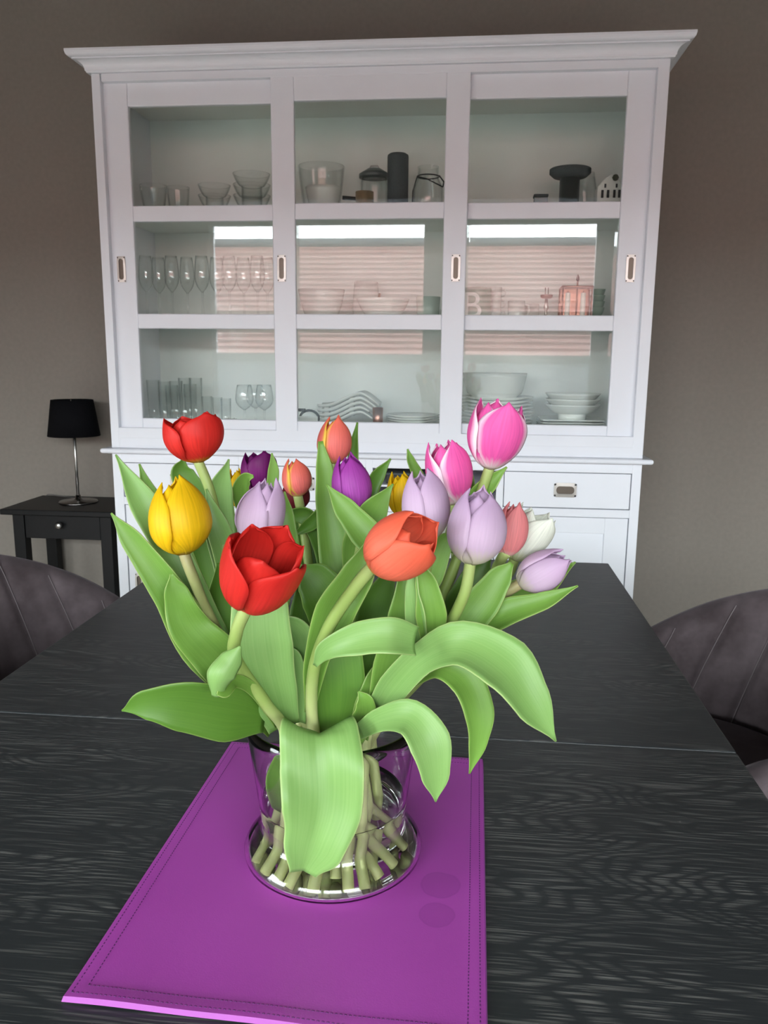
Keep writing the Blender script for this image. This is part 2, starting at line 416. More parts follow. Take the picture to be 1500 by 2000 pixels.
# the street side: ground and the tiled house across it, seen only mirrored in the cabinet panes
M_grd = simple('street_paving', (72, 72, 68), 0.9, noise=0.1, scale=1)
M_tile = simple('roof_tile', (134, 98, 94), 0.8, noise=0.14, scale=3)
M_ridge = simple('ridge_tile', (84, 86, 90), 0.8)
M_brick = simple('house_brick', (140, 96, 82), 0.9, noise=0.2, scale=5)
struct(box('ground', M_grd, None, -80, 80, -80, 80, -0.5, -0.12))
hy0, hz0, hy1, hz1 = -26.0, 0.7, -32.0, 6.05
house = thing('house', 'house with a long red tiled roof across the street, mirrored in the panes', 'house', (0, hy1, -0.12))
box('house_wall', M_brick, house, -30, 30, hy0-.3-hy1, hy0-.1-hy1, 0, hz0+.2)
box('gable_core', M_brick, house, -30, 30, -3, 0, 0, hz1-.3)
NC = 22
for k in range(NC):
    t0, t1 = k/NC, (k+1)/NC
    ya, yb = hy0+(hy1-hy0)*t0, hy0+(hy1-hy0)*t1; za, zb = hz0+(hz1-hz0)*t0, hz0+(hz1-hz0)*t1
    mb = MB(); X = 30
    vs = [(-X, ya-hy1, za-.02), (X, ya-hy1, za-.02), (X, ya-hy1, za+.10), (-X, ya-hy1, za+.10), (-X, yb-.05-hy1, zb-.02), (X, yb-.05-hy1, zb-.02), (X, yb-.05-hy1, zb+.02), (-X, yb-.05-hy1, zb+.02)]
    mb.v = [(a, b, c+.12) for a, b, c in vs]
    for q in ((0,1,2,3),(3,2,6,7),(4,7,6,5),(0,4,5,1),(0,3,7,4),(1,5,6,2)): mb.quad(list(q))
    mb.build('tile_course', M_tile, house)
MB().tube([(-30, 0, hz1+.2), (30, 0, hz1+.2)], 0.22, 12).build('ridge', M_ridge, house)

# ------------------------------------------------------------------ display cabinet
BX0, BX1, BY1 = -1.23, 0.58, 3.14
cab = thing('display_cabinet', 'tall white display cabinet with three sliding glass doors, drawers and a moulded cornice', 'cabinet', ((BX0+BX1)/2, D, 0))
cl = cab.location
def C(mb, name, mat, parent=None, **kw):
    mb.v = [(a-cl.x, b-cl.y, c-cl.z) for a, b, c in mb.v]
    return mb.build(name, mat, parent or cab, **kw)
# upper carcass
mb = MB(); mb.box(BX0, BX0+.025, D+.03, BY1, .885, 2.09); C(mb, 'side_panel', M_white)
mb = MB(); mb.box(BX1-.025, BX1, D+.03, BY1, .885, 2.09); C(mb, 'side_panel', M_white)
mb = MB(); mb.box(BX0+.025, BX1-.025, BY1-.015, BY1, .885, 2.09); C(mb, 'back_panel', M_inside)
mb = MB(); mb.box(BX0+.025, BX1-.025, D+.03, BY1-.015, 2.06, 2.09); C(mb, 'top_panel', M_inside)
mb = MB(); mb.box(BX0+.025, BX1-.025, D+.0005, BY1-.015, .886, .955); C(mb, 'bottom_panel', M_white)
SH = [0.955, 1.335, 1.682]
for z in SH[1:]:
    mb = MB(); mb.box(BX0+.025, BX1-.025, D+.085, BY1-.015, z-.022, z); C(mb, 'shelf', M_inside)
ff = MB()
ff.box(BX0, BX0+.029, D, D+.03, .885, 2.09).box(BX1-.035, BX1, D, D+.03, .885, 2.09)
ff.box(BX0+.033, BX1-.033, D, D+.03, 2.066, 2.09).box(BX0+.033, BX1-.033, D, D+.03, .885, .921)
C(ff, 'face_frame', M_white, bevel=.0015)
# mitred mouldings: profile (overhang, z)
def moulding(name, prof, cap_top=True):
    mb = MB(); 
    for (o, z) in prof:
        mb.v += [(BX0-o, BY1, z), (BX0-o, D-o, z), (BX1+o, D-o, z), (BX1+o, BY1, z)]
    for i in range(len(prof)-1):
        for k in range(3): mb.quad([i*4+k, i*4+k+1, (i+1)*4+k+1, (i+1)*4+k])
        mb.quad([i*4+3, i*4, (i+1)*4, (i+1)*4+3])
    n = len(prof)-1
    mb.quad([n*4, n*4+1, n*4+2, n*4+3]); mb.quad([3, 2, 1, 0])
    return C(mb, name, M_white)
pr = [(0.0, 2.0901), (0.010, 2.0901), (0.012, 2.094)]
for k in range(9):                                # cove
    a = k/8*math.pi/2; pr.append((0.014+0.024*(1-math.cos(a)), 2.096+0.026*math.sin(a)))
pr += [(0.042, 2.122), (0.042, 2.126)]
for k in range(9):                                # ovolo
    a = k/8*math.pi/2; pr.append((0.044+0.013*math.sin(a), 2.126+0.012*(1-math.cos(a))))
pr += [(0.058, 2.140), (0.058, 2.147)]
moulding('cornice', pr)
moulding('ledge', [(0.0, .8650), (.010, .8655), (.012, .868)]+[(.024, .8680), (.0275, .8705), (.0290, .8745), (.0290, .8790), (.0275, .8825), (.024, .8845), (.004, .8848)])
# sliding doors
DZ = (.917, 2.07)
PZ = [(.988, 1.293), (1.342, 1.640), (1.690, 1.996)]
def pull(parent, x, z, y, hw, hh, horizontal=False):
    """recessed nickel pull: plate, cup and four screws"""
    mb = MB(); n = 32; r = min(hw, hh)*0.62; L = max(hw, hh)*0.80-r
    def P(u, v, d):
        return ((x+v) if horizontal else (x+u), y-d, (z+u) if horizontal else (z+v))
    a_, b_ = min(hw, hh), max(hw, hh)
    inner, outer = [], []
    for k in range(n):
        t = 2*math.pi*(k+.5)/n; cx, sy_ = math.cos(t), math.sin(t)
        w = r*(0.86+0.14*min(1, abs(sy_)*1.3))
        inner.append((w*cx, (L if sy_ > 0 else -L)+r*sy_))
        s_ = 1/max(abs(cx)/a_, abs(sy_)/b_) if True else 1
        outer.append((max(-a_, min(a_, s_*cx)), max(-b_, min(b_, s_*sy_))))
    for ring, d in ((outer, 0.0), (outer, .004), (inner, .0045), (inner, .0010)):
        mb.v += [P(u, v, d) for u, v in ring]
    for i in range(3):
        for k in range(n):
            k2 = (k+1) % n; mb.quad([i*n+k, i*n+k2, (i+1)*n+k2, (i+1)*n+k], 0 if i < 2 else 1)
    mb.quad([3*n+k for k in range(n)], 1)
    for su in (-1, 1):
        for sv in (-1, 1):
            u, v = su*a_*0.78, sv*b_*0.90
            b = len(mb.v); q = a_*0.16
            for dd, s2 in ((.004, 1.0), (.0058, 0.7)):
                for k in range(8):
                    t = 2*math.pi*k/8; mb.v.append(P(u+q*s2*math.cos(t), v+q*s2*math.sin(t), dd))
            for k in range(8): mb.quad([b+k, b+(k+1) % 8, b+8+(k+1) % 8, b+8+k], 2)
            mb.quad([b+8+k for k in range(8)], 2)
    return mb
def sliding_door(x0, x1, y, px0, px1, handles):
    mb = MB(); t = .020
    mb.box(x0, px0, y, y+t, *DZ).box(px1, x1, y, y+t, *DZ)
    for a, b in ((DZ[0], PZ[0][0]), (PZ[0][1], PZ[1][0]), (PZ[1][1], PZ[2][0]), (PZ[2][1], DZ[1])): mb.box(px0, px1, y, y+t, a, b)
    o = C(mb, 'sliding_door', M_white, bevel=.003)
    for (z0, z1) in PZ:
        g = MB(); e = .004; bw = .016; yf, yb = y+.007, y+.012
        a0, a1, c0, c1 = px0-e, px1+e, z0-e, z1+e
        g.v = [(a0, yf+.0022, c0), (a1, yf+.0022, c0), (a1, yf+.0022, c1), (a0, yf+.0022, c1),
               (a0+bw, yf, c0+bw), (a1-bw, yf, c0+bw), (a1-bw, yf, c1-bw), (a0+bw, yf, c1-bw),
               (a0, yb, c0), (a1, yb, c0), (a1, yb, c1), (a0, yb, c1)]
        for q in ((0,1,5,4),(1,2,6,5),(2,3,7,6),(3,0,4,7),(4,5,6,7),(11,10,9,8),(0,8,9,1),(1,9,10,2),(2,10,11,3),(3,11,8,0)): g.quad(list(q))
        C(g, 'pane', M_pane, o)
    for hx in handles:
        C(pull(o, hx, 1.487, y, .0145, .042), 'pull_handle', [M_nickel, M_nickel_d, M_dark], o)
    return o
sliding_door(-1.207, -.585, D+.0225, -1.122, -.64, [-1.170])
sliding_door(-.644, -.014, D+.001, -.569, -.088, [-.615, -.046])
sliding_door(-.075, .548, D+.0225, -.015, .464, [.506])
# lower carcass
mb = MB(); mb.box(BX0, BX0+.025, D+.03, BY1, .06, .865); C(mb, 'side_panel', M_white)
mb = MB(); mb.box(BX1-.025, BX1, D+.03, BY1, .06, .865); C(mb, 'side_panel', M_white)
mb = MB(); mb.box(BX0+.025, BX1-.025, BY1-.015, BY1, .06, .865); C(mb, 'back_panel', M_white)
mb = MB(); mb.box(BX0+.025, BX1-.025, D+.03, BY1-.015, .06, .09); C(mb, 'bottom_panel', M_white)
mb = MB(); mb.box(BX0+.025, BX1-.025, D+.03, BY1-.015, .693, .705); C(mb, 'drawer_divider', M_white)
mb = MB(); mb.box(BX0+.03, BX1-.03, D+.05, BY1-.02, 0, .06); C(mb, 'plinth', M_white)
bays = []
x = -1.195
for k in range(4):
    bays.append((x, x+.4185)); x += .4185+.0237
ff = MB()
for a, b in [(BX0, bays[0][0])]+[(bays[k][1], bays[k+1][0]) for k in range(3)]+[(bays[3][1], BX1)]: ff.box(a, b, D, D+.03, .06, .865)
for a, b in bays:
    ff.box(a, b, D, D+.03, .834, .865).box(a, b, D, D+.03, .684, .711).box(a, b, D, D+.03, .06, .10)
C(ff, 'face_frame', M_white, bevel=.001)
g = .0025
for k, (a, b) in enumerate(bays):
    if k != 2:
        mb = MB(); mb.box(a+g, b-g, D+.002, D+.022, .711+g, .834-g); mb.box(a+.03, b-.03, D+.022, D+.33, .722, .80)
        o = C(mb, 'drawer', M_white, bevel=.002)
        C(pull(o, (a+b)/2-(.005 if k else .0), .774, D+.002, .024, .037, True), 'drawer_pull', [M_nickel, M_nickel_d, M_dark], o)
    mb = MB(); z0, z1 = .10+g, .684-g; st = .078; rt = .054
    mb.box(a+g, a+st, D+.004, D+.024, z0, z1).box(b-st, b-g, D+.004, D+.024, z0, z1).box(a+st, b-st, D+.004, D+.024, z0, z0+rt).box(a+st, b-st, D+.004, D+.024, z1-rt, z1)
    o = C(mb, 'door', M_white, bevel=.0015)
    mb = MB(); mb.box(a+st-.004, b-st+.004, D+.012, D+.018, z0+rt-.004, z1-rt+.004); C(mb, 'door_panel', M_white, o)
    C(pull(o, a+.040 if k % 2 == 0 else b-.040, .39, D+.004, .0145, .042), 'door_pull', [M_nickel, M_nickel_d, M_dark], o)
mb = MB(); a, b = bays[2]; mb.box(a, b, D+.03, BY1-.02, .766, .772); C(mb, 'niche_shelf', M_white)

# ------------------------------------------------------------------ things in the cabinet
def P2(prof, s): return [(r*s, z*s) for r, z in prof]
def lathe_thing(name, label, cat, prof, mat, px, py_any, Y, z, group=None, n=28, **kw):
    p = at(px, py_any, Y)
    o = MB().lathe(prof, n=n).build(name, mat, smooth=True, loc=(p.x, Y, z), bevel=0)
    return tag(o, label, cat, group)
def top_z(px, py, Y): return at(px, py, Y).z
def wid(pw, Y): return pw*Y/F*1.0
def shell(prof, t=.003):          # open vessel: outer profile up, inner back down
    out = [(0.0, prof[0][1])]+list(prof); inn = [(max(r-t, .0005), z) for r, z in prof[::-1]]
    inn = [(r, max(z, prof[0][1]+t)) for r, z in inn]
    return out+inn+[(0.0, prof[0][1]+t)]
def bowl_prof(R, h, foot=.45, t=.003, k=1.6, fh=.006):
    pr = [(R*foot, 0), (R*foot, fh)]
    for i in range(9):
        u = i/8; pr.append((R*(foot+(1-foot)*u**(1/k)), fh+(h-fh)*u**1.15))
    return shell(pr, t)
def plate_prof(R, h=.016, t=.004, well=.006):
    return [(0, 0), (R*.50, 0), (R*.58, .002), (R, h-t*.6), (R, h), (R*.62, well), (0, well)]
def nest(n, Ht, share, R, foot, t, k=1.6):
    """n bowls of one size standing in each other: height, rise and foot height, so that each foot rests on the step inside the bowl below"""
    h = Ht*share; dz = (Ht-h)/(n-1); c = 8**-1.15*(t/(R*(1-foot)))/(8**(-1/k))
    return h, dz, (dz+.0003-h*c)/(1-c)
# ---- upper shelf
z3 = SH[2]
def glass_bowl(px, pw, ytop, Y, label, grp, zb=None, h=None, fh=.006):
    zb = z3 if zb is None else zb
    h = h or top_z(px, ytop, Y)-zb
    return lathe_thing('glass_bowl', label, 'bowl', bowl_prof(wid(pw, Y)/2, h, .55, .003, fh=fh), M_glass, px, 380, Y, zb, grp)
glass_bowl(300, 52, 362, 2.92, 'clear glass bowl at the end of the top shelf beside the cabinet side', None)
glass_bowl(348, 44, 366, 3.02, 'clear glass bowl between the end bowl and the pair of nested bowls', None)
for px, n_, pw, yt, Y, share, words in ((419, 2, 62, 362, 2.92, .68, ('lower', 'upper')), (492, 3, 71, 340, 2.95, .52, ('bottom', 'middle', 'top'))):
    hh, dz, fh = nest(n_, top_z(px, yt, Y)-z3, share, wid(pw, Y)/2, .55, .003)
    for k, w in enumerate(words):
        glass_bowl(px, pw, 0, Y, w+(' glass bowl of the pair on the top shelf' if n_ == 2 else ' glass bowl of the stack of three on the top shelf'), None, z3+k*dz, hh, fh)
R = wid(87, 3.02)/2
gb = lathe_thing('mixing_bowl', 'large clear glass mixing bowl behind a white bowl on the top shelf', 'bowl', bowl_prof(R, top_z(628, 325, 3.02)-z3, .6, .004), M_glass, 628, 360, 3.02, z3)
lathe_thing('white_bowl', 'small white bowl in front of the glass mixing bowl on the top shelf', 'bowl', bowl_prof(wid(68, 2.855)/2, top_z(632, 367, 2.855)-z3, .6), M_porc, 632, 380, 2.855, z3)
# wooden pan with handle
p = at(712, 385, 2.86); t = thing('wooden_pot', 'small brown wooden pot with a stub handle on the top shelf', 'pot', (p.x, 2.86, z3))
h = top_z(712, 375, 2.86)-z3
MB().lathe(shell([(.024, 0), (.03, .004), (.031, h)], .004), n=20).build('body', M_woodlt, t, smooth=True)
MB().tube([(-.028, 0, h*.7), (-.075, 0, h*.75)], [.006, .007], 10).build('handle', M_tar, t, smooth=True)
# storage jar with metal lid
p = at(731, 360, 2.96); t = thing('storage_jar', 'glass storage jar with a grey domed metal lid', 'jar', (p.x, 2.96, z3))
R = wid(50, 2.96)/2; hl = top_z(731, 348, 2.96)-z3; ht = top_z(731, 330, 2.96)-z3
MB().lathe(shell([(R*.95, 0), (R, .006), (R, hl-.012), (R*.92, hl)], .003)).build('jar_body', M_glass, t, smooth=True)
MB().lathe([(0, hl), (R*1.12, hl), (R*1.14, hl+.012), (R*.9, (hl+ht)/2+.004), (R*.5, ht), (0, ht)]).build('lid', M_lidgrey, t, smooth=True)
MB().tube([(-.018, 0, ht-.002), (-.012, 0, ht+.010), (.012, 0, ht+.010), (.018, 0, ht-.002)], .0028, 8).build('lid_handle', M_steel, t, smooth=True)
# dark speaker
Y = 2.88; p = at(777, 350, Y); R = wid(39, Y)/2; h = top_z(777, 302, Y)-z3
t = thing('speaker', 'dark grey fabric covered cylinder speaker on the top shelf', 'speaker', (p.x, Y, z3))
MB().lathe([(R, .006), (R, h-.008), (R*.96, h-.002), (R*.88, h)], n=32).build('speaker_body', M_grey, t, smooth=True)
MB().lathe([(R*.9, 0), (R*.9, .007)]).build('base', M_dark, t, smooth=True)
MB().lathe([(R*.8, h-.001), (R*.8, h+.002)]).build('top_disc', M_dark, t, smooth=True)
# swing-top jar
Y = 2.9; p = at(836, 360, Y); R = wid(56, Y)/2; h = top_z(836, 326, Y)-z3
t = thing('swing_top_jar', 'clear glass jar with an open wire swing clasp', 'jar', (p.x, Y, z3))
MB().lathe(shell([(R*.9, 0), (R, .008), (R, h*.55), (R*.68, h*.78), (R*.70, h)], .003)).build('jar_body', M_glass, t, smooth=True)
ring = [(R*.72*math.cos(a), R*.72*math.sin(a), h*.80) for a in [i/20*2*math.pi for i in range(21)]]
w = MB().tube(ring, .0022, 6, cap=False)
w.tube([(-R*.72, -.006, h*.80), (0, -R*.76, h*.70), (R*1.0, -R*.5, h*.55)], .0022, 6).tube([(-R*.72, 0, h*.8), (-R*.98, -.01, h*.5), (-R*1.02, -.01, h*.12)], .0022, 6)
w.tube([(R*.72, 0, h*.82), (R*1.05, -R*.45, h*.66), (R*1.0, -R*.5, h*.55)], .0022, 6)
w.build('wire_clasp', M_tar, t, smooth=True)
# grey stand under a glass jug
Y = 2.93; p = at(1112, 370, Y); t = thing('pedestal_stand', 'grey pedestal stand with a wide round top on the top shelf', 'stand', (p.x, Y, z3))
h0 = top_z(1112, 349, Y)-z3; h1 = top_z(1112, 331, Y)-z3; R = wid(74, Y)/2; r = wid(36, Y)/2
MB().lathe([(r*1.25, 0), (r*1.25, .006), (r, .008), (r, h0)], n=28).build('column', M_lidgrey, t, smooth=True)
MB().lathe([(r, h0), (R*.8, h0+.004), (R, h0+.016), (R, h1), (R*.95, h1+.002), (0, h1)], n=36).build('top_dish', M_grey, t, smooth=True)
Y = 3.03; R = wid(40, Y)/2
lathe_thing('glass_pitcher', 'clear glass pitcher behind the grey pedestal stand', 'pitcher', shell([(R*.9, 0), (R, .01), (R*1.05, .10), (R*.8, top_z(1145, 338, Y)-z3)], .003), M_glass, 1143, 360, Y, z3)
Y = 2.87; p = at(1056, 385, Y); hs = top_z(1056, 381, Y)-z3
t = thing('small_tin', 'small grey tin beside the pedestal stand on the top shelf', 'tin', (p.x, Y, z3))
box('tin_body', M_lidgrey, t, -.022, .022, -.02, .02, 0, hs-.008, .003); box('lid', M_grey, t, -.024, .024, -.022, .022, hs-.008, hs, .002)
# little white house lantern
Y = 2.86; p = at(1190, 370, Y); t = thing('house_lantern', 'small white ceramic house lantern with window openings', 'lantern', (p.x, Y, z3))
hw = .042; he = top_z(1190, 368, Y)-z3; hr = top_z(1190, 344, Y)-z3
mb = MB()
pts = [(-hw, 0), (hw, 0), (hw, he), (hw*.45, hr-.012), (0, hr), (-hw*.45, hr-.012), (-hw, he)]
n = len(pts)
for yy in (-.03, .03): mb.v += [(a, yy, b) for a, b in pts]
mb.quad(list(range(n))); mb.quad([2*n-1-k for k in range(n)])
for k in range(n): mb.quad([k, k+n, (k+1) % n+n, (k+1) % n])
mb.build('house_body', M_porc, t, bevel=.002)
for wx in (-.026, -.008, .012, .028):
    box('window_opening', M_dark, t, wx-.004, wx+.004, -.0308, -.029, he*.52, he*.86)
for wx in (-.018, .018): box('window_opening', M_dark, t, wx-.003, wx+.003, -.0308, -.029, he*.95, he*1.12)
MB().lathe([(0, -.011), (.007, -.008), (.011, 0), (.007, .008), (0, .011)], c=(.012, -.036, hr-.012), n=14).build('ornament', simple('olive_ornament', (82, 80, 62), 0.6), t, smooth=True)
# ---- middle shelf: wine glasses
z2 = SH[1]
def wine_glass(px, pw, ytop, Y, label, grp, zz=z2, stem=.42):
    p = at(px, 560, Y); h = top_z(px, ytop, Y)-zz; R = wid(pw, Y)/2
    t = thing('wine_glass', label, 'glass', (p.x, Y, zz), grp)
    MB().lathe([(0, 0), (R*.95, 0), (R*.95, .0015), (R*.3, .004), (.004, .009), (0, .009)], n=24).build('foot', M_glass, t, smooth=True)
    MB().lathe([(.0045, .008), (.0034, h*stem*.5), (.0045, h*stem)], n=10).build('stem', M_glass, t, smooth=True)
    pr = [(.004, h*stem-.001)]+[(R*(math.sin(math.pi*.5*min(1, u/.42))**.6)*(1-.22*max(0, (u-.42)/.58)**1.5), h*(stem+(1-stem)*u)) for u in (.03, .08, .16, .28, .42, .6, .8, 1.0)]
    MB().lathe(pr+[(max(.001, r-.0012), z+.001) for r, z in pr[::-1]], n=24).build('bowl', M_glass, t, smooth=True)
    return t
for px, Y in ((286, 2.87), (311, 2.93), (336, 2.86), (366, 2.93), (395, 2.86), (424, 2.93), (448, 2.86), (476, 2.93), (503, 2.86), (522, 2.94)):
    wine_glass(px, 29, 500 if Y < 2.9 else 503, Y, 'clear stemmed wine glass on the middle shelf', 'wine glasses on the middle shelf')
# white dishes
Y = 2.92; hb = top_z(628, 566, Y)-z2
lathe_thing('white_bowl', 'deep white porcelain bowl next to the wide white bowl on the middle shelf', 'bowl', bowl_prof(wid(90, Y)/2, hb, .6, .004), M_porc, 628, 590, Y, z2)
Y = 3.05
lathe_thing('white_jug', 'tall white jug behind the wide white bowl', 'jug', shell([(.035, 0), (.046, .01), (.05, .05), (.044, top_z(715, 551, Y)-z2)], .004), M_porc, 715, 580, Y, z2)
Y = 2.90; p = at(748, 600, Y)
lathe_thing('wide_bowl', 'wide shallow white bowl with a brown serving spoon in it', 'bowl', bowl_prof(wid(102, Y)/2, top_z(748, 584, Y)-z2, .5, .004), M_porc, 748, 600, Y, z2)
b0 = at(742, 575, Y); sp = MB().tube([(p.x-.03, Y, z2+.02), (b0.x-.002, Y+.02, b0.z+.004)], [.004, .005], 8)
tag(sp.build('serving_spoon', M_woodlt, smooth=True), 'brown serving spoon standing in the wide white bowl', 'spoon')
Y = 2.90
lathe_thing('mint_cup', 'pale mint cup without handle on the middle shelf', 'cup', shell([(.032, 0), (.038, .004), (wid(46, Y)/2, top_z(836, 580, Y)-z2)], .004), M_mint, 836, 600, Y, z2)
# sage jar with white letter
Y = 2.90; p = at(932, 590, Y); h = top_z(932, 562, Y)-z2
t = thing('letter_canister', 'sage green canister with a white letter B on the front', 'canister', (p.x, Y, z2)); R = wid(54, Y)/2
MB().lathe([(R*.96, 0), (R, .004), (R, h-.012), (R*.97, h-.004), (R*.85, h), (0, h)], n=36).build('canister_body', M_sage, t, smooth=True)
cu = bpy.data.curves.new('letter', 'FONT'); cu.body = 'B'; cu.size = h*1.15; cu.extrude = .0015; cu.align_x = 'CENTER'
lo0 = bpy.data.objects.new('letter_curve', cu); col.objects.link(lo0); bpy.context.view_layer.update()
lme = bpy.data.meshes.new_from_object(lo0.evaluated_get(bpy.context.evaluated_depsgraph_get())); bpy.data.objects.remove(lo0)
lo = bpy.data.objects.new('letter', lme); col.objects.link(lo); lo.parent = t; lme.materials.clear()
lo.rotation_euler = (math.radians(90), 0, math.radians(-8)); lo.location = (-R*.35, -R*.94-.0015, .004); lme.materials.append(M_porc)
def mug(px, pw, ytop, Y, label, zz=z2, handle=1, grp=None, mat=None, h=None, name='mug'):
    p = at(px, 590, Y); R = wid(pw, Y)/2; h = h or top_z(px, ytop, Y)-zz
    t = thing(name, label, 'mug', (p.x, Y, zz), grp)
    MB().lathe(shell([(R*.93, 0), (R*.96, .004), (R, h)], .003), n=24).build('cup_body', mat or M_porc, t, smooth=True)
    if handle:
        MB().tube([(handle*R*.95, 0, h*.82), (handle*R*1.4, 0, h*.78), (handle*R*1.5, 0, h*.5), (handle*R*1.3, 0, h*.25), (handle*R*.9, 0, h*.2)], .0035, 8).build('handle', mat or M_porc, t, smooth=True)
    return t
hq = (top_z(963, 562, 2.96)-z2)/3
for k, w in enumerate(('bottom', 'middle', 'top')):
    mug(966, 26, 0, 2.96, w+' white cup of the stack of three beside the sage canister', zz=z2+k*hq, handle=1, h=hq+.001)
mug(1009, 32, 588, 2.9, 'plain white mug standing between the cup stack and the candlestick', handle=1)
mug(1040, 26, 594, 3.0, 'low white mug close to the silver candlestick', handle=-1)
# silver candlestick with pink dish
Y = 2.87; p = at(1067, 590, Y); t = thing('candlestick', 'silver candlestick with a rosy drip dish and two pins', 'candlestick', (p.x, Y, z2)); hd = top_z(1067, 583, Y)-z2
MB().lathe([(0, 0), (.014, 0), (.014, .003), (.005, .008), (.004, hd*.4), (.009, hd*.55), (.006, hd*.75), (.005, hd)], n=18).build('stem', M_nickel, t, smooth=True)
MB().lathe([(0, hd), (.014, hd), (.020, hd+.004), (.021, hd+.012), (0, hd+.012)], n=20).build('drip_dish', simple('rosy_metal', (170, 128, 122), 0.35, metal=0.8), t, smooth=True)
MB().tube([(-.005, 0, hd+.01), (-.005, 0, hd+.036)], .0016, 6).build('pin', M_tar, t); MB().tube([(.005, 0, hd+.01), (.005, 0, hd+.036)], .0016, 6).build('pin', M_tar, t)
# copper basket with two candles
Y = 2.95; p = at(1124, 590, Y); t = thing('copper_lantern', 'copper open lantern with a tall centre rod', 'lantern', (p.x, Y, z2)); h = top_z(1124, 562, Y)-z2
w = MB(); hw = .050
for a in (-1, 1):
    for b in (-1, 1): w.tube([(a*hw, b*.045, 0), (a*hw, b*.045, h)], .004, 6)
    w.tube([(a*hw, -.045, h), (a*hw, .045, h)], .004, 6); w.tube([(-hw, a*.045, h), (hw, a*.045, h)], .004, 6)
w.build('frame', M_copper, t, smooth=True)
MB().box(-hw, hw, -.045, .045, 0, .006).build('tray', M_copper, t); box('back_plate', M_copper, t, -hw, hw, .042, .045, .006, h)
MB().tube([(0, -.03, 0), (0, -.03, top_z(1124, 545, Y)-z2)], .003, 8).build('rod', M_copper, t, smooth=True)
MB().lathe([(0, -.012), (.006, -.006), (.005, .004), (0, .014)], c=(0, -.03, top_z(1124, 545, Y)-z2), n=10).build('finial', M_tar, t, smooth=True)
for px in (1108, 1138):
    Y = 2.86; p = at(px, 600, Y); t = thing('pillar_candle', 'slim white candle on a small saucer in front of the copper lantern', 'candle', (p.x, Y, z2), 'candles before the copper lantern')
    MB().lathe([(0, 0), (.018, 0), (.021, .005), (0, .005)], n=20).build('saucer', M_porc, t, smooth=True)
    MB().lathe([(.0085, .005), (.0085, top_z(px, 573, Y)-z2), (.007, top_z(px, 573, Y)-z2+.002)], n=16).build('wax', M_candle, t, smooth=True)
    MB().tube([(0, 0, top_z(px, 573, Y)-z2), (0, 0, top_z(px, 573, Y)-z2+.008)], .001, 5).build('wick', M_dark, t)
Y = 2.94; R = wid(27, Y)/2; hq, dz, fh = nest(4, top_z(1164, 565, Y)-z2, .42, R, .6, .002)
for k, w in enumerate(('lowest', 'second', 'third', 'uppermost')):
    lathe_thing('sage_bowl', w+' sage green bowl of the stack beside the copper lantern', 'bowl', bowl_prof(R, hq, .6, .002, fh=fh), M_sage, 1167, 590, Y, z2+k*dz)
# ---- lower shelf: tumblers
z1 = SH[0]
def tumbler(px, pw, ytop, Y, label, grp, name='tumbler'):
    R = wid(pw, Y)/2; h = top_z(px, ytop, Y)-z1
    return lathe_thing(name, label, 'glass', shell([(R*.82, 0), (R*.86, .008), (R, h)], .0022), M_glass, px, 780, Y, z1, grp, n=22)
for px, yt, Y in ((300, 742, 2.93), (322, 745, 2.86), (345, 744, 2.95), (362, 738, 2.87), (383, 738, 2.95), (336, 752, 3.03), (372, 750, 3.03)):
    tumbler(px, 26, yt, Y, 'tall clear tumbler crowded at the end of the lower shelf', 'tall tumblers on the lower shelf')
for px, yt, Y in ((404, 774, 2.86), (424, 776, 2.95), (441, 778, 2.87)):
    tumbler(px, 21, yt, Y, 'short clear glass between the tall tumblers and the goblets', 'short glasses on the lower shelf', 'shot_glass')
for px, Y in ((472, 2.9), (512, 2.9), (494, 3.02)):
    wine_glass(px, 36, 752, Y, 'squat clear goblet on the lower shelf', 'goblets on the lower shelf', z1, .38)['category'] = 'glass'
for px, Y in ((446, 2.83), (457, 2.825)):
    p = at(px, 805, Y); t = thing('tealight', 'small white tealight in front of the short glasses', 'tealight', (p.x, Y, z1), 'tealights on the lower shelf')
    MB().lathe([(0, 0), (.0085, 0), (.009, .028), (.0075, .026), (0, .026)], n=14).build('wax_cup', M_porc, t, smooth=True)
    MB().tube([(0, 0, .025), (0, 0, .031)], .0008, 5).build('wick', M_dark, t)
# ring-shaped napkin holder with white tag
Y = 2.85; p = at(604, 800, Y); t = thing('ring_holder', 'dark wire ring holder with a white tag', 'holder', (p.x, Y, z1)); hr = .034
MB().tube([(hr*math.cos(a), 0, .026+hr*.9*math.sin(a)*.9+.006) for a in [i/24*2*math.pi for i in range(25)]], .0045, 8, cap=False).build('ring', M_tar, t, smooth=True)
box('tag_plate', M_porc, t, -.034, .032, -.012, -.006, .022, .040, .001); box('foot_bar', M_tar, t, -.035, .035, -.012, .012, 0, .004)
box('side_clip', M_tar, t, -.046, -.014, -.008, .008, .056, .066, .002)
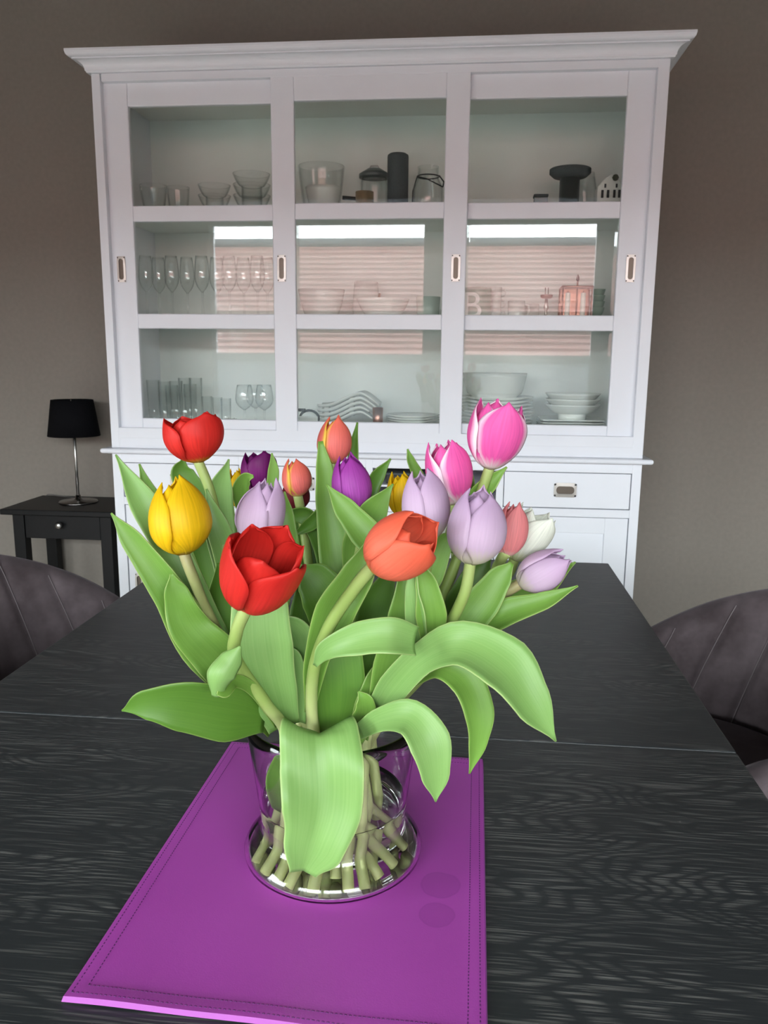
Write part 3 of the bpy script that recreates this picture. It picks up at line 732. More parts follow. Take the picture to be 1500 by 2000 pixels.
# stack of swooping white dishes
Y = 2.93
hq = .0165
for k, w in enumerate(('lowest', 'second', 'third', 'fourth', 'uppermost')):
    p0 = at(625, 800, Y); p1 = at(742, 800, Y); L = p1.x-p0.x
    mb = MB(); rows = []; hm = .046
    for i in range(25):
        u = i/24
        zc = hm*(math.sin(min(u/.72, 1)*math.pi/2)**3.0) if u < .72 else hm*(1-((u-.72)/.28)**1.3*.9)
        wv = .075*(1-.25*(2*u-1)**2)
        rows.append([(u*L, wv*s, zc+.010*abs(s)**2+.0025) for s in (-1, -.5, 0, .5, 1)])
    mb.grid(rows)
    if k:                                       # two low feet that stand on the dish below
        for i in (3, 13):
            za, xa = rows[i][2][2]-.002, i/24*L; mb.box(xa-.005, xa+.005, -.03, .03, za-hq+.002, za)
    o = mb.build('wave_dish', M_porc, smooth=True, solid=.005, loc=(p0.x, Y, z1+k*hq))
    tag(o, w+' white wave-shaped dish of the stack on the lower shelf', 'dish')
Y = 2.85; p = at(738, 803, Y); t = thing('copper_cup', 'tiny copper cup beside the wave-shaped dishes', 'cup', (p.x, Y, z1)); h = top_z(738, 796, Y)-z1
MB().lathe(shell([(.010, 0), (.017, .004), (.019, h)], .0015), n=20).build('cup_body', M_copper, t, smooth=True)
MB().tube([(-.018, 0, h*.7), (-.032, 0, h*.8)], .003, 8).build('handle', M_nickel, t, smooth=True)
Y = 2.93
for k, w in enumerate(('lowest', 'second', 'third', 'fourth', 'uppermost')):
    lathe_thing('side_plate', w+' white side plate of the low stack in the middle of the lower shelf', 'plate', plate_prof(wid(104, Y)/2, .013, well=.0086), M_porc, 806, 815, Y, z1+k*.0085)
# dinner plates and the big bowl
Y = 2.95; n_pl = 9; zt = top_z(970, 775, Y); st = (zt-.014-z1)/(n_pl-1)
words = ('lowest', 'second', 'third', 'fourth', 'fifth', 'sixth', 'seventh', 'eighth', 'uppermost')
for k in range(n_pl):
    lathe_thing('dinner_plate', words[k]+' white dinner plate of the tall stack under the big bowl', 'plate', plate_prof(wid(138, Y)/2, max(.014, st+.005), well=st+.0001), M_porc, 970, 800, Y, z1+k*st, n=40)
lathe_thing('serving_bowl', 'big white serving bowl on top of the dinner plate stack', 'bowl', bowl_prof(wid(122, Y)/2, top_z(966, 732, Y)-zt+.008, .72, .004, 2.4), M_porc, 966, 750, Y, z1+n_pl*st-.0001, n=40)
Y = 2.93; zt = z1
for k, w in enumerate(('lowest', 'second', 'third', 'uppermost')):
    p = at(1113, 815, Y); R = wid(120, Y)/2; mb = MB(); rows = []
    for (s, z) in ((.6, 0), (.66, .002), (1.0, .011), (1.0, .014), (.66, .0096), (0.001, .0096)):
        rows.append([(R*s*max(-1, min(1, 1.35*math.cos(a)))*.98, R*s*max(-1, min(1, 1.35*math.sin(a)))*.98, z) for a in [i/32*2*math.pi for i in range(33)]])
    mb.grid(rows); mb.quad(list(range(32))[::-1], 0, [(0, 0)]*32)
    tag(mb.build('square_plate', M_porc, smooth=False, loc=(p.x, Y, zt+k*.0095)), w+' square white plate of the stack beside the dinner plates', 'plate')
zt = z1+4*.0095; hb = top_z(1118, 768, Y)-zt; R = wid(104, Y)/2; hq, dz, fh = nest(3, hb, .58, R, .5, .003)
for k, w in enumerate(('bottom', 'middle', 'top')):
    lathe_thing('soup_bowl', w+' white soup bowl nested on the square plates', 'bowl', bowl_prof(R, hq, .5, .003, fh=fh), M_porc, 1118, 790, Y, zt+k*dz, n=36)
# niche content
Y = D+.10; p = at(747, 940, Y)
t = thing('silver_tray', 'silver tray lying in the open niche of the lower cabinet', 'tray', (bays[2][0]+.13, D+.12, .705))
box('tray_base', M_steel, t, -.10, .10, -.07, .07, 0, .006, .002); box('tray_rim', M_steel, t, -.10, .10, -.072, -.066, .006, .018, .001)
t = thing('napkin_box', 'dark narrow box on the niche shelf of the lower cabinet', 'box', (bays[2][0]+.14, D+.12, .772))
box('box_body', M_dark, t, -.10, .10, -.06, .06, 0, .03, .002); box('lid', M_grey, t, -.102, .102, -.062, .062, .03, .038, .002)

# ------------------------------------------------------------------ side table and lamp
SX0, SX1, SY0, SY1, SZ = -1.765, -1.305, 2.862, 3.18, .62
t = thing('side_table', 'small black wooden side table with one drawer against the wall', 'side table', ((SX0+SX1)/2, (SY0+SY1)/2, 0))
o_ = t.location
def S(name, mat, x0, x1, y0, y1, z0, z1, bev=.002, parent=None): return box(name, mat, parent or t, x0-o_.x, x1-o_.x, y0-o_.y, y1-o_.y, z0, z1, bev)
S('table_top', M_black, SX0, SX1, SY0, SY1, SZ-.022, SZ, .004)
lx = .045; ix = .032
for xx in (SX0+ix, SX1-ix-lx):
    for yy in (SY0+.03, SY1-.01-lx): S('leg', M_black, xx, xx+lx, yy, yy+lx, 0, SZ-.022)
S('apron', M_black, SX0+ix+lx, SX1-ix-lx, SY1-.04, SY1-.02, .50, SZ-.022)
S('apron', M_black, SX0+ix+.01, SX0+ix+.03, SY0+.03+lx, SY1-.01-lx, .50, SZ-.022); S('apron', M_black, SX1-ix-.03, SX1-ix-.01, SY0+.03+lx, SY1-.01-lx, .50, SZ-.022)
dr = S('drawer', M_black, SX0+ix+lx+.002, SX1-ix-lx-.002, SY0+.034, SY0+.054, .502, SZ-.024, .002)
kp = at(118, 1025, SY0+.03)
MB().lathe([(0, 0), (.006, 0), (.006, .008), (.013, .014), (.014, .021), (.009, .027), (0, .028)], n=20).build('knob', M_steel, dr, smooth=True)
kn = bpy.data.objects[-1] if False else dr.children[0]
kn.rotation_euler = (math.radians(90), 0, 0); kn.location = (kp.x-o_.x, SY0+.034-o_.y, kp.z)
LY = 3.045; lp = at(153, 975, LY)
t = thing('table_lamp', 'table lamp with a black fabric shade and slim chrome pole', 'lamp', (lp.x, LY, SZ))
zb = at(150, 851, LY).z-SZ; ztp = at(150, 781, LY).z-SZ
R0 = wid(103, LY)/2; R1 = wid(82, LY)/2
MB().lathe([(0, 0), (.074, 0), (.076, .003), (.072, .007), (.02, .010), (.012, .016), (.010, .03), (0, .03)], n=40).build('base', simple('lamp_base_steel', (120, 118, 116), 0.18, metal=1.0), t, smooth=True)
MB().lathe([(.006, .012), (.006, zb+.06)], n=14).build('pole', M_steel, t, smooth=True)
MB().lathe([(R0, zb), (R1, ztp), (R1-.003, ztp), (R0-.003, zb), (R0, zb)], n=48).build('shade', M_shade, t, smooth=True)
sp = MB()
for a in range(3): sp.tube([(0, 0, zb+.055), (R1*.98*math.cos(a*2.094), R1*.98*math.sin(a*2.094), ztp-.004)], .0018, 6)
sp.build('shade_carrier', M_steel, t)
MB().lathe([(0, zb+.02), (.016, zb+.03), (.016, zb+.06), (0, zb+.062)], n=16).build('socket', M_black, t, smooth=True)
cpts = [(-.0, .02, .006), (-.06, .075, .004), (-.13, .105, .004), (-.17, .09, .012), (-.19, .10, .004)]
MB().tube(catmull(cpts, 24), .0022, 6).build('cord', simple('cord_grey', (90, 88, 86), 0.5), t, smooth=True)

# ------------------------------------------------------------------ dining table
TZ, TX0, TX1, TY0, TYS, TY1 = .75, -.651, .332, .03, .925, 1.822
tab = thing('dining_table', 'large black-stained oak dining table with a cross seam', 'table', ((TX0+TX1)/2, (TY0+TY1)/2, 0))
tl = tab.location
for a, b in ((TY0, TYS-.0006), (TYS+.0006, TY1)):
    mb = MB(); mb.box(TX0-tl.x, TX1-tl.x, a-tl.y, b-tl.y, TZ-.035, TZ); mb.build('table_top', M_oak, tab, bevel=.0025)
for xx in (TX0+.002, TX1-.057):
    for yy in (TY0+.002, TY1-.057): box('leg', M_oak, tab, xx-tl.x, xx+.055-tl.x, yy-tl.y, yy+.055-tl.y, 0, TZ-.035, .003)
ap = MB(); ap.box(TX0+.055-tl.x, TX1-.055-tl.x, TY1-.045-tl.y, TY1-.02-tl.y, TZ-.10, TZ-.035); ap.build('apron', M_oak, tab)
ap = MB(); ap.box(TX0+.055-tl.x, TX1-.055-tl.x, TY0+.02-tl.y, TY0+.045-tl.y, TZ-.10, TZ-.035); ap.build('apron', M_oak, tab)

# ------------------------------------------------------------------ chairs
def chair(label, loc, rz):
    t = thing('dining_chair', label, 'chair', loc, 'velvet dining chairs at the table'); t.rotation_euler = (0, 0, rz)
    # local: back towards -X, seat front +X; shell radius Rr round the seat centre
    Rr = .285; NA = 340; A = math.radians(128)
    def topz(a):
        k = abs(a)/A
        return .80 - .321*(k**1.87)
    NV = 16
    def fan(z): return 1+.55*(.80-z)/.40                   # the channels spread towards the seat
    def surf(a, z, i_frac, side, groove=True):
        edge = 1-max(0, (i_frac-.86)/.14)**2
        ext = 1.0+.18*max(0, abs(a)-math.radians(70))
        rr = Rr+(z-.44)*.16*(0.4+.6*math.cos(a*.5))
        th = .028*(.35+.65*edge) if i_frac < .999 else .006
        q = a/fan(z)/A*8.5+.5
        dist = abs(q-round(q))*A/8.5*fan(z)*Rr
        puff = .014*(1-math.exp(-(dist/.009)**2))*(.75+.25*math.sin(math.pi*min(1, dist/.05))) if groove else 0
        r = rr-th-puff*edge*.9 if side < 0 else rr+th+puff*edge*.4
        return (-math.cos(a)*ext*r, math.sin(a)*r, z)
    outer, inner = [], []
    for j in range(NA+1):
        a = -A+2*A*j/NA; tz = topz(a)
        inner.append([surf(a, .40+(tz-.40)*i/NV, i/NV, -1) for i in range(NV+1)])
        outer.append([surf(a, .40+(tz-.40)*i/NV, i/NV, 1) for i in range(NV+1)])
    ring = [inner[j]+outer[j][::-1] for j in range(NA+1)]
    mb = MB(); nj = len(ring[0])
    mb.grid(ring)
    for j in range(NA):   # close the underside
        mb.quad([j*nj, (j+1)*nj, (j+1)*nj+nj-1, j*nj+nj-1], 0, [(0, 0)]*4)
    mb.quad([k for k in range(nj)], 0, [(0, 0)]*nj); mb.quad([NA*nj+k for k in range(nj)][::-1], 0, [(0, 0)]*nj)
    back = mb.build('backrest', M_velvet, t, smooth=True)
    # stitched seam in each groove
    for s in range(-8, 8):
        pts = []
        for i in range(25):
            z = .42+.38*i/24; a = (s+.5)/8.5*A*fan(z)
            if abs(a) > A*.97 or z > topz(a)-.006: continue
            fr = (z-.40)/(topz(a)-.40)
            p = surf(a, z, fr, -1, False); pts.append((p[0]*.988, p[1]*.988, p[2]))
        if len(pts) > 2: MB().tube(pts, .0011, 5).build('seam', M_velvstitch, back)
    # piping along both arm fronts
    for j in (0, NA):
        loop = [Vector(q) for q in inner[j][2:]]+[Vector(q) for q in outer[j][::-1][:-2]]
        for off, r in ((.0, .004), (-.016, .003)):
            jj = j if off == 0 else (6 if j == 0 else NA-6)
            lp2 = [Vector(q) for q in inner[jj][2:]]+[Vector(q) for q in outer[jj][::-1][:-2]]
            MB().tube(lp2, r, 6).build('piping', M_velvet if off == 0 else M_velvstitch, back, smooth=True)
    # seat cushion
    pr = [(0, .395), (.235, .395), (.255, .41), (.262, .44), (.250, .468), (.22, .480), (0, .486)]
    MB().lathe(pr, n=48).build('seat', M_velvet, t, smooth=True)
    for sx in (-1, 1):
        for sy in (-1, 1):
            MB().tube([(sx*.17, sy*.17, .40), (sx*.235, sy*.235, 0)], [.014, .009], 12).build('leg', M_black, t, smooth=True)
    return t
chair('taupe velvet tub chair at the dining table side nearer the lamp', (-.797, 1.452, 0), 0)
chair('taupe velvet tub chair across the dining table from the lamp', (.42, 1.42, 0), math.pi)

# ------------------------------------------------------------------ placemat
MAT_T = .0028
mc = [Vector((-.277, .478, 0)), Vector((.0255, .470, 0)), Vector((.030, .868, 0)), Vector((-.269, .875, 0))]
mat = thing('placemat', 'purple leather placemat with stitched hem under the vase', 'placemat', (-.12, .67, TZ))
def mat_pt(u, v, up=0.0):
    p = mc[0]*(1-u)*(1-v)+mc[1]*u*(1-v)+mc[2]*u*v+mc[3]*(1-u)*v
    lift = .0022*math.exp(-v/.03)*(0.5+0.5*math.sin(u*5.2+0.3))*(1-.5*u) + .0009*math.exp(-v*4)*(1+math.sin(u*16+v*3))*.5
    return Vector((p.x+.12, p.y-.67, MAT_T+lift+up))
NU, NVv = 48, 60
def hem(u, v):
    d = min(u*.30, (1-u)*.30, v*.39, (1-v)*.39)
    return .0007*math.exp(-((d-.0065)/.004)**2)
mb = MB()
mb.grid([[mat_pt(u/NU, v/NVv, hem(u/NU, v/NVv)) for u in range(NU+1)] for v in range(NVv+1)])
top = mb.build('leather_top', M_leather, mat, smooth=True)
# give the leather its own table coordinates for the rings
top.location = (0, 0, 0)
mb = MB()
per = [(k/40, 0) for k in range(41)]+[(1, k/40) for k in range(1, 41)]+[(1-k/40, 1) for k in range(1, 41)]+[(0, 1-k/40) for k in range(1, 41)]
rows = [[], []]
for (u, v) in per:
    p = mat_pt(u, v, hem(u, v)); lift = max(0, p.z-MAT_T-.001)
    c = Vector((p.x, p.y, p.z))
    rows[0].append(c); rows[1].append(Vector((p.x+(0.0012 if u == 0 else -.0012 if u == 1 else 0)*-1, p.y+(-.0014 if v == 0 else .0014 if v == 1 else 0), max(0.0, p.z-MAT_T-.0006-lift*.3))))
mb.grid(rows); mb.build('edge_band', M_pinkedge, mat, smooth=True)
mb = MB()
mb.grid([[Vector((q.x, q.y, 0.0)) for q in (mat_pt(0, 0), mat_pt(1, 0))], [Vector((q.x, q.y, 0.0)) for q in (mat_pt(0, 1), mat_pt(1, 1))]], flip=True)
mb.build('underside', M_pinkedge, mat)
st = MB()
for ins in (.004, .0125):
    for (axis, const) in (('u', 0), ('u', 1), ('v', 0), ('v', 1)):
        Lm = .30 if axis == 'v' else .39
        n = int(Lm/.0036)
        for k in range(n):
            if (k % 1): continue
            s0 = ins/Lm+(1-2*ins/Lm)*k/n; s1 = s0+.0021/Lm
            if axis == 'u':
                c_ = ins/.30 if const == 0 else 1-ins/.30; a, b = mat_pt(c_, s0, hem(c_, s0)), mat_pt(c_, s1, hem(c_, s1))
            else:
                c_ = ins/.39 if const == 0 else 1-ins/.39; a, b = mat_pt(s0, c_, hem(s0, c_)), mat_pt(s1, c_, hem(s1, c_))
            w = Vector((-(b-a).y, (b-a).x, 0)).normalized()*.00045
            bb = len(st.v); h2 = Vector((0, 0, .00035))
            st.v += [tuple(q) for q in (a-w, b-w, b+w, a+w, (a*.8+b*.2)+h2, (a*.2+b*.8)+h2)]
            st.quad([bb, bb+1, bb+5, bb+4]); st.quad([bb+2, bb+3, bb+4, bb+5]); st.quad([bb+1, bb+2, bb+5]); st.quad([bb+3, bb, bb+4])
so = st.build('stitching', M_stitch, mat); so['kind'] = 'stuff'

# ------------------------------------------------------------------ vase and water
VX, VY, VZ = -.112, .672, TZ+MAT_T+.0003
vase = thing('vase', 'clear glass vase with flared foot holding the tulips', 'vase', (VX, VY, VZ))
outer = [(0, .0), (.066, .0), (.076, .002), (.0815, .007), (.0822, .013), (.0795, .0185), (.0735, .0235), (.068, .0275), (.0655, .032), (.0655, .037)]
outer += [(.0655+(.0785-.0655)*k/8, .037+(.139-.037)*k/8) for k in range(1, 9)]
inner = [(.0765, .1395), (.0760, .137)]+[(.0760-(.0760-.0628)*k/8, .137-(.137-.037)*k/8) for k in range(1, 9)]
inner += [(.0635, .031), (.0665, .0265), (.0728, .0215), (.0775, .0165), (.0795, .0115), (.0780, .0065), (.070, .0042), (0, .004)]
MB().lathe(outer+inner, n=72).build('vase_glass', M_vase, vase, smooth=True)
def vase_inner(z):                # inner radius of the vase at height z above its foot
    pr = inner[::-1][1:]
    for (r0, z0), (r1, z1_) in zip(pr, pr[1:]):
        if z0 <= z <= z1_: return r0+(r1-r0)*(z-z0)/max(1e-6, z1_-z0)
    return .0760 if z > .1 else .066
wprof = [(0, .0046), (.069, .0048), (.0772, .0070), (.0788, .0115), (.0768, .0163), (.0718, .0210), (.0658, .0260), (.0628, .031), (.0622, .037)]
wprof += [(.0622+(.0675-.0622)*k/4, .037+(.060-.037)*k/4) for k in range(1, 5)]+[(.0655, .0585), (0, .0580)]
wo = MB().lathe(wprof, n=64).build('water', M_water, smooth=True, loc=(VX, VY, VZ))
tag(wo, 'shallow clear water in the bottom of the vase', 'water')

# ------------------------------------------------------------------ tulips
M_stem = {}
def stem_mat(name, c_low, c_mid, c_top):
    def fn(nt):
        uv, u, v = uvs(nt)
        n = nd(nt, 'ShaderNodeTexNoise', Scale=40.0, Detail=2.0); nt.links.new(mapping(nt, (1, 1, .2)), n.inputs['Vector'])
        c = ramp(nt, v, [(0.0, lin(c_low)), (0.28, lin(c_low)), (0.45, lin(c_mid)), (0.7, lin(c_mid)), (1.0, lin(c_top))])
        return mixc(nt, mathn(nt, 'MULTIPLY', n.outputs['Fac'], .25), c, lin((110, 140, 70)))
    return organic(name, fn, rough=0.4, trans=0.1)
SM = stem_mat('tulip_stem', (222, 228, 160), (150, 172, 92), (190, 196, 134))
SMB = stem_mat('tulip_stem_rosy', (222, 228, 160), (158, 160, 104), (178, 150, 122))
LG = leaf_mat('leaf_sage', (112, 156, 76), (150, 188, 112), (206, 220, 150))
LM = leaf_mat('leaf_mid', (98, 144, 54), (132, 172, 78), (190, 206, 124))
LD = leaf_mat('leaf_deep', (76, 120, 40), (104, 146, 54), (160, 186, 100))
PM = dict(
    red=petal_mat('petal_red', (222, 48, 40), base=(226, 160, 40), base_h=.10, tip=(214, 42, 36)),
    yellow=petal_mat('petal_yellow', (240, 198, 14), base=(216, 178, 20), base_h=.12),
    lilac=petal_mat('petal_lilac', (216, 190, 214), base=(222, 214, 194), base_h=.22, tip=(208, 176, 210), streak=.05),
    purple=petal_mat('petal_purple', (178, 78, 178), base=(190, 120, 186), base_h=.14, tip=(160, 56, 158), streak=.2),
    plum=petal_mat('petal_plum', (132, 34, 120), tip=(112, 22, 98)),
    maroon=petal_mat('petal_maroon', (126, 34, 44), base=(150, 80, 60), base_h=.15),
    flame=petal_mat('petal_flame', (238, 124, 116), edge=(242, 204, 84), edge_w=.22, base=(234, 200, 120), base_h=.10, tip=(236, 116, 92)),
    pink=petal_mat('petal_pink', (236, 96, 174), edge=(250, 228, 240), edge_w=.30, base=(244, 226, 226), base_h=.16),
    coral=petal_mat('petal_coral', (244, 120, 92), base=(242, 176, 80), base_h=.14, tip=(240, 104, 74)),
    salmon=petal_mat('petal_salmon', (232, 142, 144), base=(236, 200, 190), base_h=.12),
    white=petal_mat('petal_white', (236, 238, 226), base=(206, 214, 160), base_h=.22),
)
def head(par, base, tip, R, mat, openness=0.0, spin=0.0, n_out=3, belly=.42, seed=0, loose=0.0, top=.33, sharp=2.3):
    """six separate petals round the axis base->tip; R = largest radius"""
    rnd = random.Random(seed); ax = (tip-base); H = ax.length; ax.normalize()
    side = (CAM-base); side = (side-ax*side.dot(ax)).normalized(); oth = ax.cross(side)
    def prof(v):
        if v < belly: closed = .16+.84*math.sin(math.pi*.5*(v/belly)**.72)
        else: closed = 1-(1-top)*((v-belly)/(1-belly))**2.1
        opn = .16+.84*math.sin(math.pi*.5*min(1, v/.62)**.72)
        if v > .62: opn *= 1-.06*((v-.62)/.38)**2
        return closed*(1-openness)+opn*openness
    def wprof(v):
        if v < .35: return .42+.58*math.sin(math.pi*.5*v/.35)
        if v < .60: return 1.0
        q = (v-.60)/.40
        return max(.03, 1-q**sharp)**(.56+.12*max(0, 2.3-sharp))
    for k in range(6):
        inn = k >= 3
        th0 = spin+k*2*math.pi/3+(math.pi/3 if inn else 0)
        rs = (.87 if inn else 1.0)*(1+rnd.uniform(-.03, .05)); hs = (1+rnd.uniform(-.05, .05))*((.985 if openness > .4 else .94) if inn else 1.0)
        lean = rnd.uniform(-.01, .05)+loose*rnd.uniform(.0, .35)*(0 if inn else 1)
        tw = rnd.uniform(-.10, .10); amax = math.radians(64 if not inn else 58)
        NI, NJ = 18, 13; rows = []
        for i in range(NI):
            v = i/(NI-1); row = []
            w = wprof(v)*amax
            for j in range(NJ):
                u = -1+2*j/(NJ-1)
                r = R*rs*prof(v)*(1+lean*v*v*2.2)
                r *= 1+(.05 if not inn else -.02)*u*u*v - .035*math.exp(-(u/.16)**2)*v*(1-v)*2
                r *= 1+.015*math.sin(u*5+k*1.7+v*6)*v + .05*u*min(1, v*3)
                a = th0+u*w+tw*v*v
                h = H*hs*(v - .05*u*u*(v**3))+(.010*H*math.sin(3*u+k))*v+.018*H*math.exp(-(u/.4)**2)*v**8
                # flatten: petals are less curved than the full cup
                fl = 1-.10*u*u*openness
                row.append(base+ax*h+(side*math.cos(a)+oth*math.sin(a))*r*fl)
            rows.append(row)
        MB().grid(rows).build('petal', mat, par, smooth=True, solid=.0007)
    # pistil and anthers for the open flowers
    if openness > .5:
        pm = MATS.get('pistil') or simple('pistil', (206, 196, 96), 0.5)
        an = MATS.get('anther') or simple('anther', (40, 26, 40), 0.7)
        MB().tube([base+ax*H*.03, base+ax*H*.4], [.0028, .0024], 8).build('pistil', pm, par, smooth=True)
        for k in range(6):
            a = k*math.pi/3; d = side*math.cos(a)+oth*math.sin(a)
            MB().tube([base+ax*H*.04+d*.003, base+ax*H*.28+d*.008, base+ax*H*.42+d*.009], [.0008, .0012, .0014], 6).build('anther', an, par, smooth=True)
def leaf_rows(pts, widths, mat=None, cup=.22, roll=0.0, wave=0.0, fold=0.0, N=30, hint=None, push=(0.0, 0.0)):
    m_ = len(pts)-1
    P = catmull([at(x, y, Y+push[0]+(push[1]-push[0])*k/m_) for k, (x, y, Y) in enumerate(pts)], N); rows = []; NJ = 11
    rolls = roll if isinstance(roll, (list, tuple)) else [roll, roll]
    prevA = None
    for i, p in enumerate(P):
        t = i/N
        T = (P[min(i+1, N)]-P[max(i-1, 0)]).normalized(); V = (CAM-p).normalized()
        A = T.cross(V) if hint is None else Vector(hint)
        if A.length < .15 and prevA is not None: A = prevA
        A = (A-T*A.dot(T)).normalized()
        if prevA is not None:
            A = (A*.6+prevA*.4); A = (A-T*A.dot(T)).normalized()
        prevA = A
        ra = math.radians(interp(rolls, t)); Nn = A.cross(T)
        A2 = A*math.cos(ra)+Nn*math.sin(ra); N2 = A2.cross(T)
        w = interp(widths, t)*.5*mpp(p)/max(.45, math.cos(ra))
        row = []
        for j in range(NJ):
            u = -1+2*j/(NJ-1)
            c = cup*w*(u*u-.4) + fold*w*(abs(u)-.45)
            wv = wave*w*abs(u)*math.sin(t*19+u*2.2)
            row.append(p+A2*(u*w*(1-.04*abs(cup)))+N2*(c+wv))
        rows.append(row)
    return rows
def leaf(par, pts, widths, mat, **kw):
    return MB().grid(leaf_rows(pts, widths, **kw)).build('leaf', mat, par, smooth=True, solid=.0008)

ENDS = [(497, 1690), (512, 1716), (540, 1738), (556, 1730), (602, 1750), (630, 1690), (655, 1722), (692, 1768), (727, 1757), (738, 1722),
        (760, 1692), (782, 1664), (575, 1655), (615, 1650), (660, 1655), (700, 1660), (720, 1690), (745, 1655), (528, 1660), (590, 1690)]
VC = Vector((VX, VY, 0))
SPECS = []; NS = 100
def tulip(label, petal, base, tip, wpx, way, mouth, end, openness=0.0, spin=0.3, seed=0, loose=0.0, smat=None, belly=.42, rad=.0046, leaves=(), top=.33, sharp=2.3):
    """base/tip/way: (px, py, Y); mouth: (px, Y) where the stem passes the rim; end: pixel of the cut end on the vase floor"""
    B, T = at(*base), at(*tip)
    E_ = atz(end[0], end[1], VZ+.009)
    d = Vector((E_.x-VX, E_.y-VY)); 
    if d.length > .0735: d *= .0735/d.length
    E_ = Vector((VX+d.x, VY+d.y, VZ+.0048+rad*.95))
    Mo = at(mouth[0], 1400, mouth[1]); Mo.z = VZ+.135
    dm = Vector((Mo.x-VX, Mo.y-VY))
    if dm.length > .064: dm *= .064/dm.length
    Mo = Vector((VX+dm.x, VY+dm.y, VZ+.135))
    # waist point so that the stem clears the narrow neck
    k = .42; Wp = Mo*(1-k*1.6)+E_*(k*1.6); wz = VZ+.045
    tt = (Mo.z-wz)/(Mo.z-E_.z); Wp = Mo*(1-tt)+E_*tt
    dw = Vector((Wp.x-VX, Wp.y-VY))
    if dw.length > .052: dw *= .052/dw.length
    Wp = Vector((VX+dw.x, VY+dw.y, wz))
    path = catmull([E_, Wp, Mo]+[at(*w) for w in way]+[B, B+(T-B)*.06], NS)
    SPECS.append(dict(label=label, path=path, rad=rad, smat=smat or SM, leaves=list(leaves),
                      head=lambda t: head(t, B, T, wpx*.5*mpp((B+T)/2), PM[petal], openness, spin, seed=seed, loose=loose, belly=belly, top=top, sharp=sharp)))
def loosen(specs, rounds=420):
    """push the stems sideways until none runs through another or through the vase"""
    from mathutils.kdtree import KDTree
    rest = [[p.copy() for p in q['path']] for q in specs]
    rnd = random.Random(3)
    U = [[Vector((rnd.uniform(-1, 1), rnd.uniform(-1, 1), 0))*.0004 for _ in q] for q in rest]
    hold = [[min(1.0, (len(q)-1-i)/8) for i in range(len(q))] for q in rest]
    for it in range(rounds):
        pts = [[r+u for r, u in zip(R_, U_)] for R_, U_ in zip(rest, U)]
        flat = [(k, i) for k, q in enumerate(pts) for i in range(len(q))]
        kd = KDTree(len(flat))
        for n_, (k, i) in enumerate(flat): kd.insert(pts[k][i], n_)
        kd.balance(); worst = 0.0
        for k, q in enumerate(pts):
            for i, p in enumerate(q):
                need0 = specs[k]['rad']
                for co, n_, dist in kd.find_range(p, .0135):
                    k2 = flat[n_][0]
                    if k2 == k: continue
                    need = (need0+specs[k2]['rad'])*1.25
                    if dist < need:
                        d_ = p-co
                        if d_.length < 1e-6: d_ = Vector((1 if k > k2 else -1, .3, 0))
                        d_.z *= .4
                        U[k][i] += d_.normalized()*(need-dist)*.30*hold[k][i]; worst = max(worst, need-dist)
        for k, q in enumerate(rest):
            u = U[k]; n_ = len(u)
            sm = [u[i]*.6+(u[max(i-1, 0)]+u[min(i+1, n_-1)])*.2 for i in range(n_)]
            for i in range(n_):
                v = sm[i]*(.999 if it < rounds-60 else 1.0)
                p = q[i]+v; z = p.z-VZ
                if z < .150:
                    rr = vase_inner(max(.0066, min(z, .137)))-specs[k]['rad']*1.12-.0014
                    if z < .030: rr = min(rr, .0735)
                    rad_ = Vector((p.x-VX, p.y-VY, 0))
                    if rad_.length > rr: v = v-rad_.normalized()*(rad_.length-rr)
                    low = VZ+.0040+specs[k]['rad']*1.05
                    if q[i].z+v.z < low: v.z = low-q[i].z
                U[k][i] = v*min(1.0, hold[k][i]*2)
    for q, R_, U_ in zip(specs, rest, U): q['path'] = [r+u for r, u in zip(R_, U_)]
# depth shift (base, tip) of single leaves, so that they pass beside the stems of their neighbours
PUSH = {(1, 1): (-.015, 0), (2, 3): (-.014, -.006), (7, 0): (-.008, 0), (8, 1): (0, -.015), (10, 1): (.006, .004), (16, 0): (-.027, -.012), (16, 1): (.008, .025),
        (17, 1): (.05, .015), (20, 1): (-.008, 0), (20, 2): (-.025, 0), (20, 4): (-.05, -.05), (20, 5): (-.008, 0), (20, 6): (-.015, 0), (20, 7): (0, -.008)}
def grow(specs):
    loosen(specs)
    for k, q in enumerate(specs):
        t = thing('tulip', q['label'], 'tulip', (0, 0, 0), 'tulips in the glass vase'); n_ = len(q['path'])
        MB().tube(q['path'], [q['rad']*(1.08 if i/n_ < .3 else 1.0) for i in range(n_)], 12).build('stem', q['smat'], t, smooth=True)
        if q['head']: q['head'](t)
        for li, (pts, widths, kw) in enumerate(q['leaves']):
            kw = dict(kw); kw.setdefault('push', PUSH.get((k, li), (0.0, 0.0))); leaf(t, pts, widths, **kw)
        q['obj'] = t; base_ = Vector(q['path'][0])
        # the Empty stands at the cut end; the parts stay where they are
        t.location = base_
        for c in t.children: c.location = -base_

def L(pts, widths, mat=None, **kw):
    kw['mat'] = mat or LM
    return (pts, widths, kw)

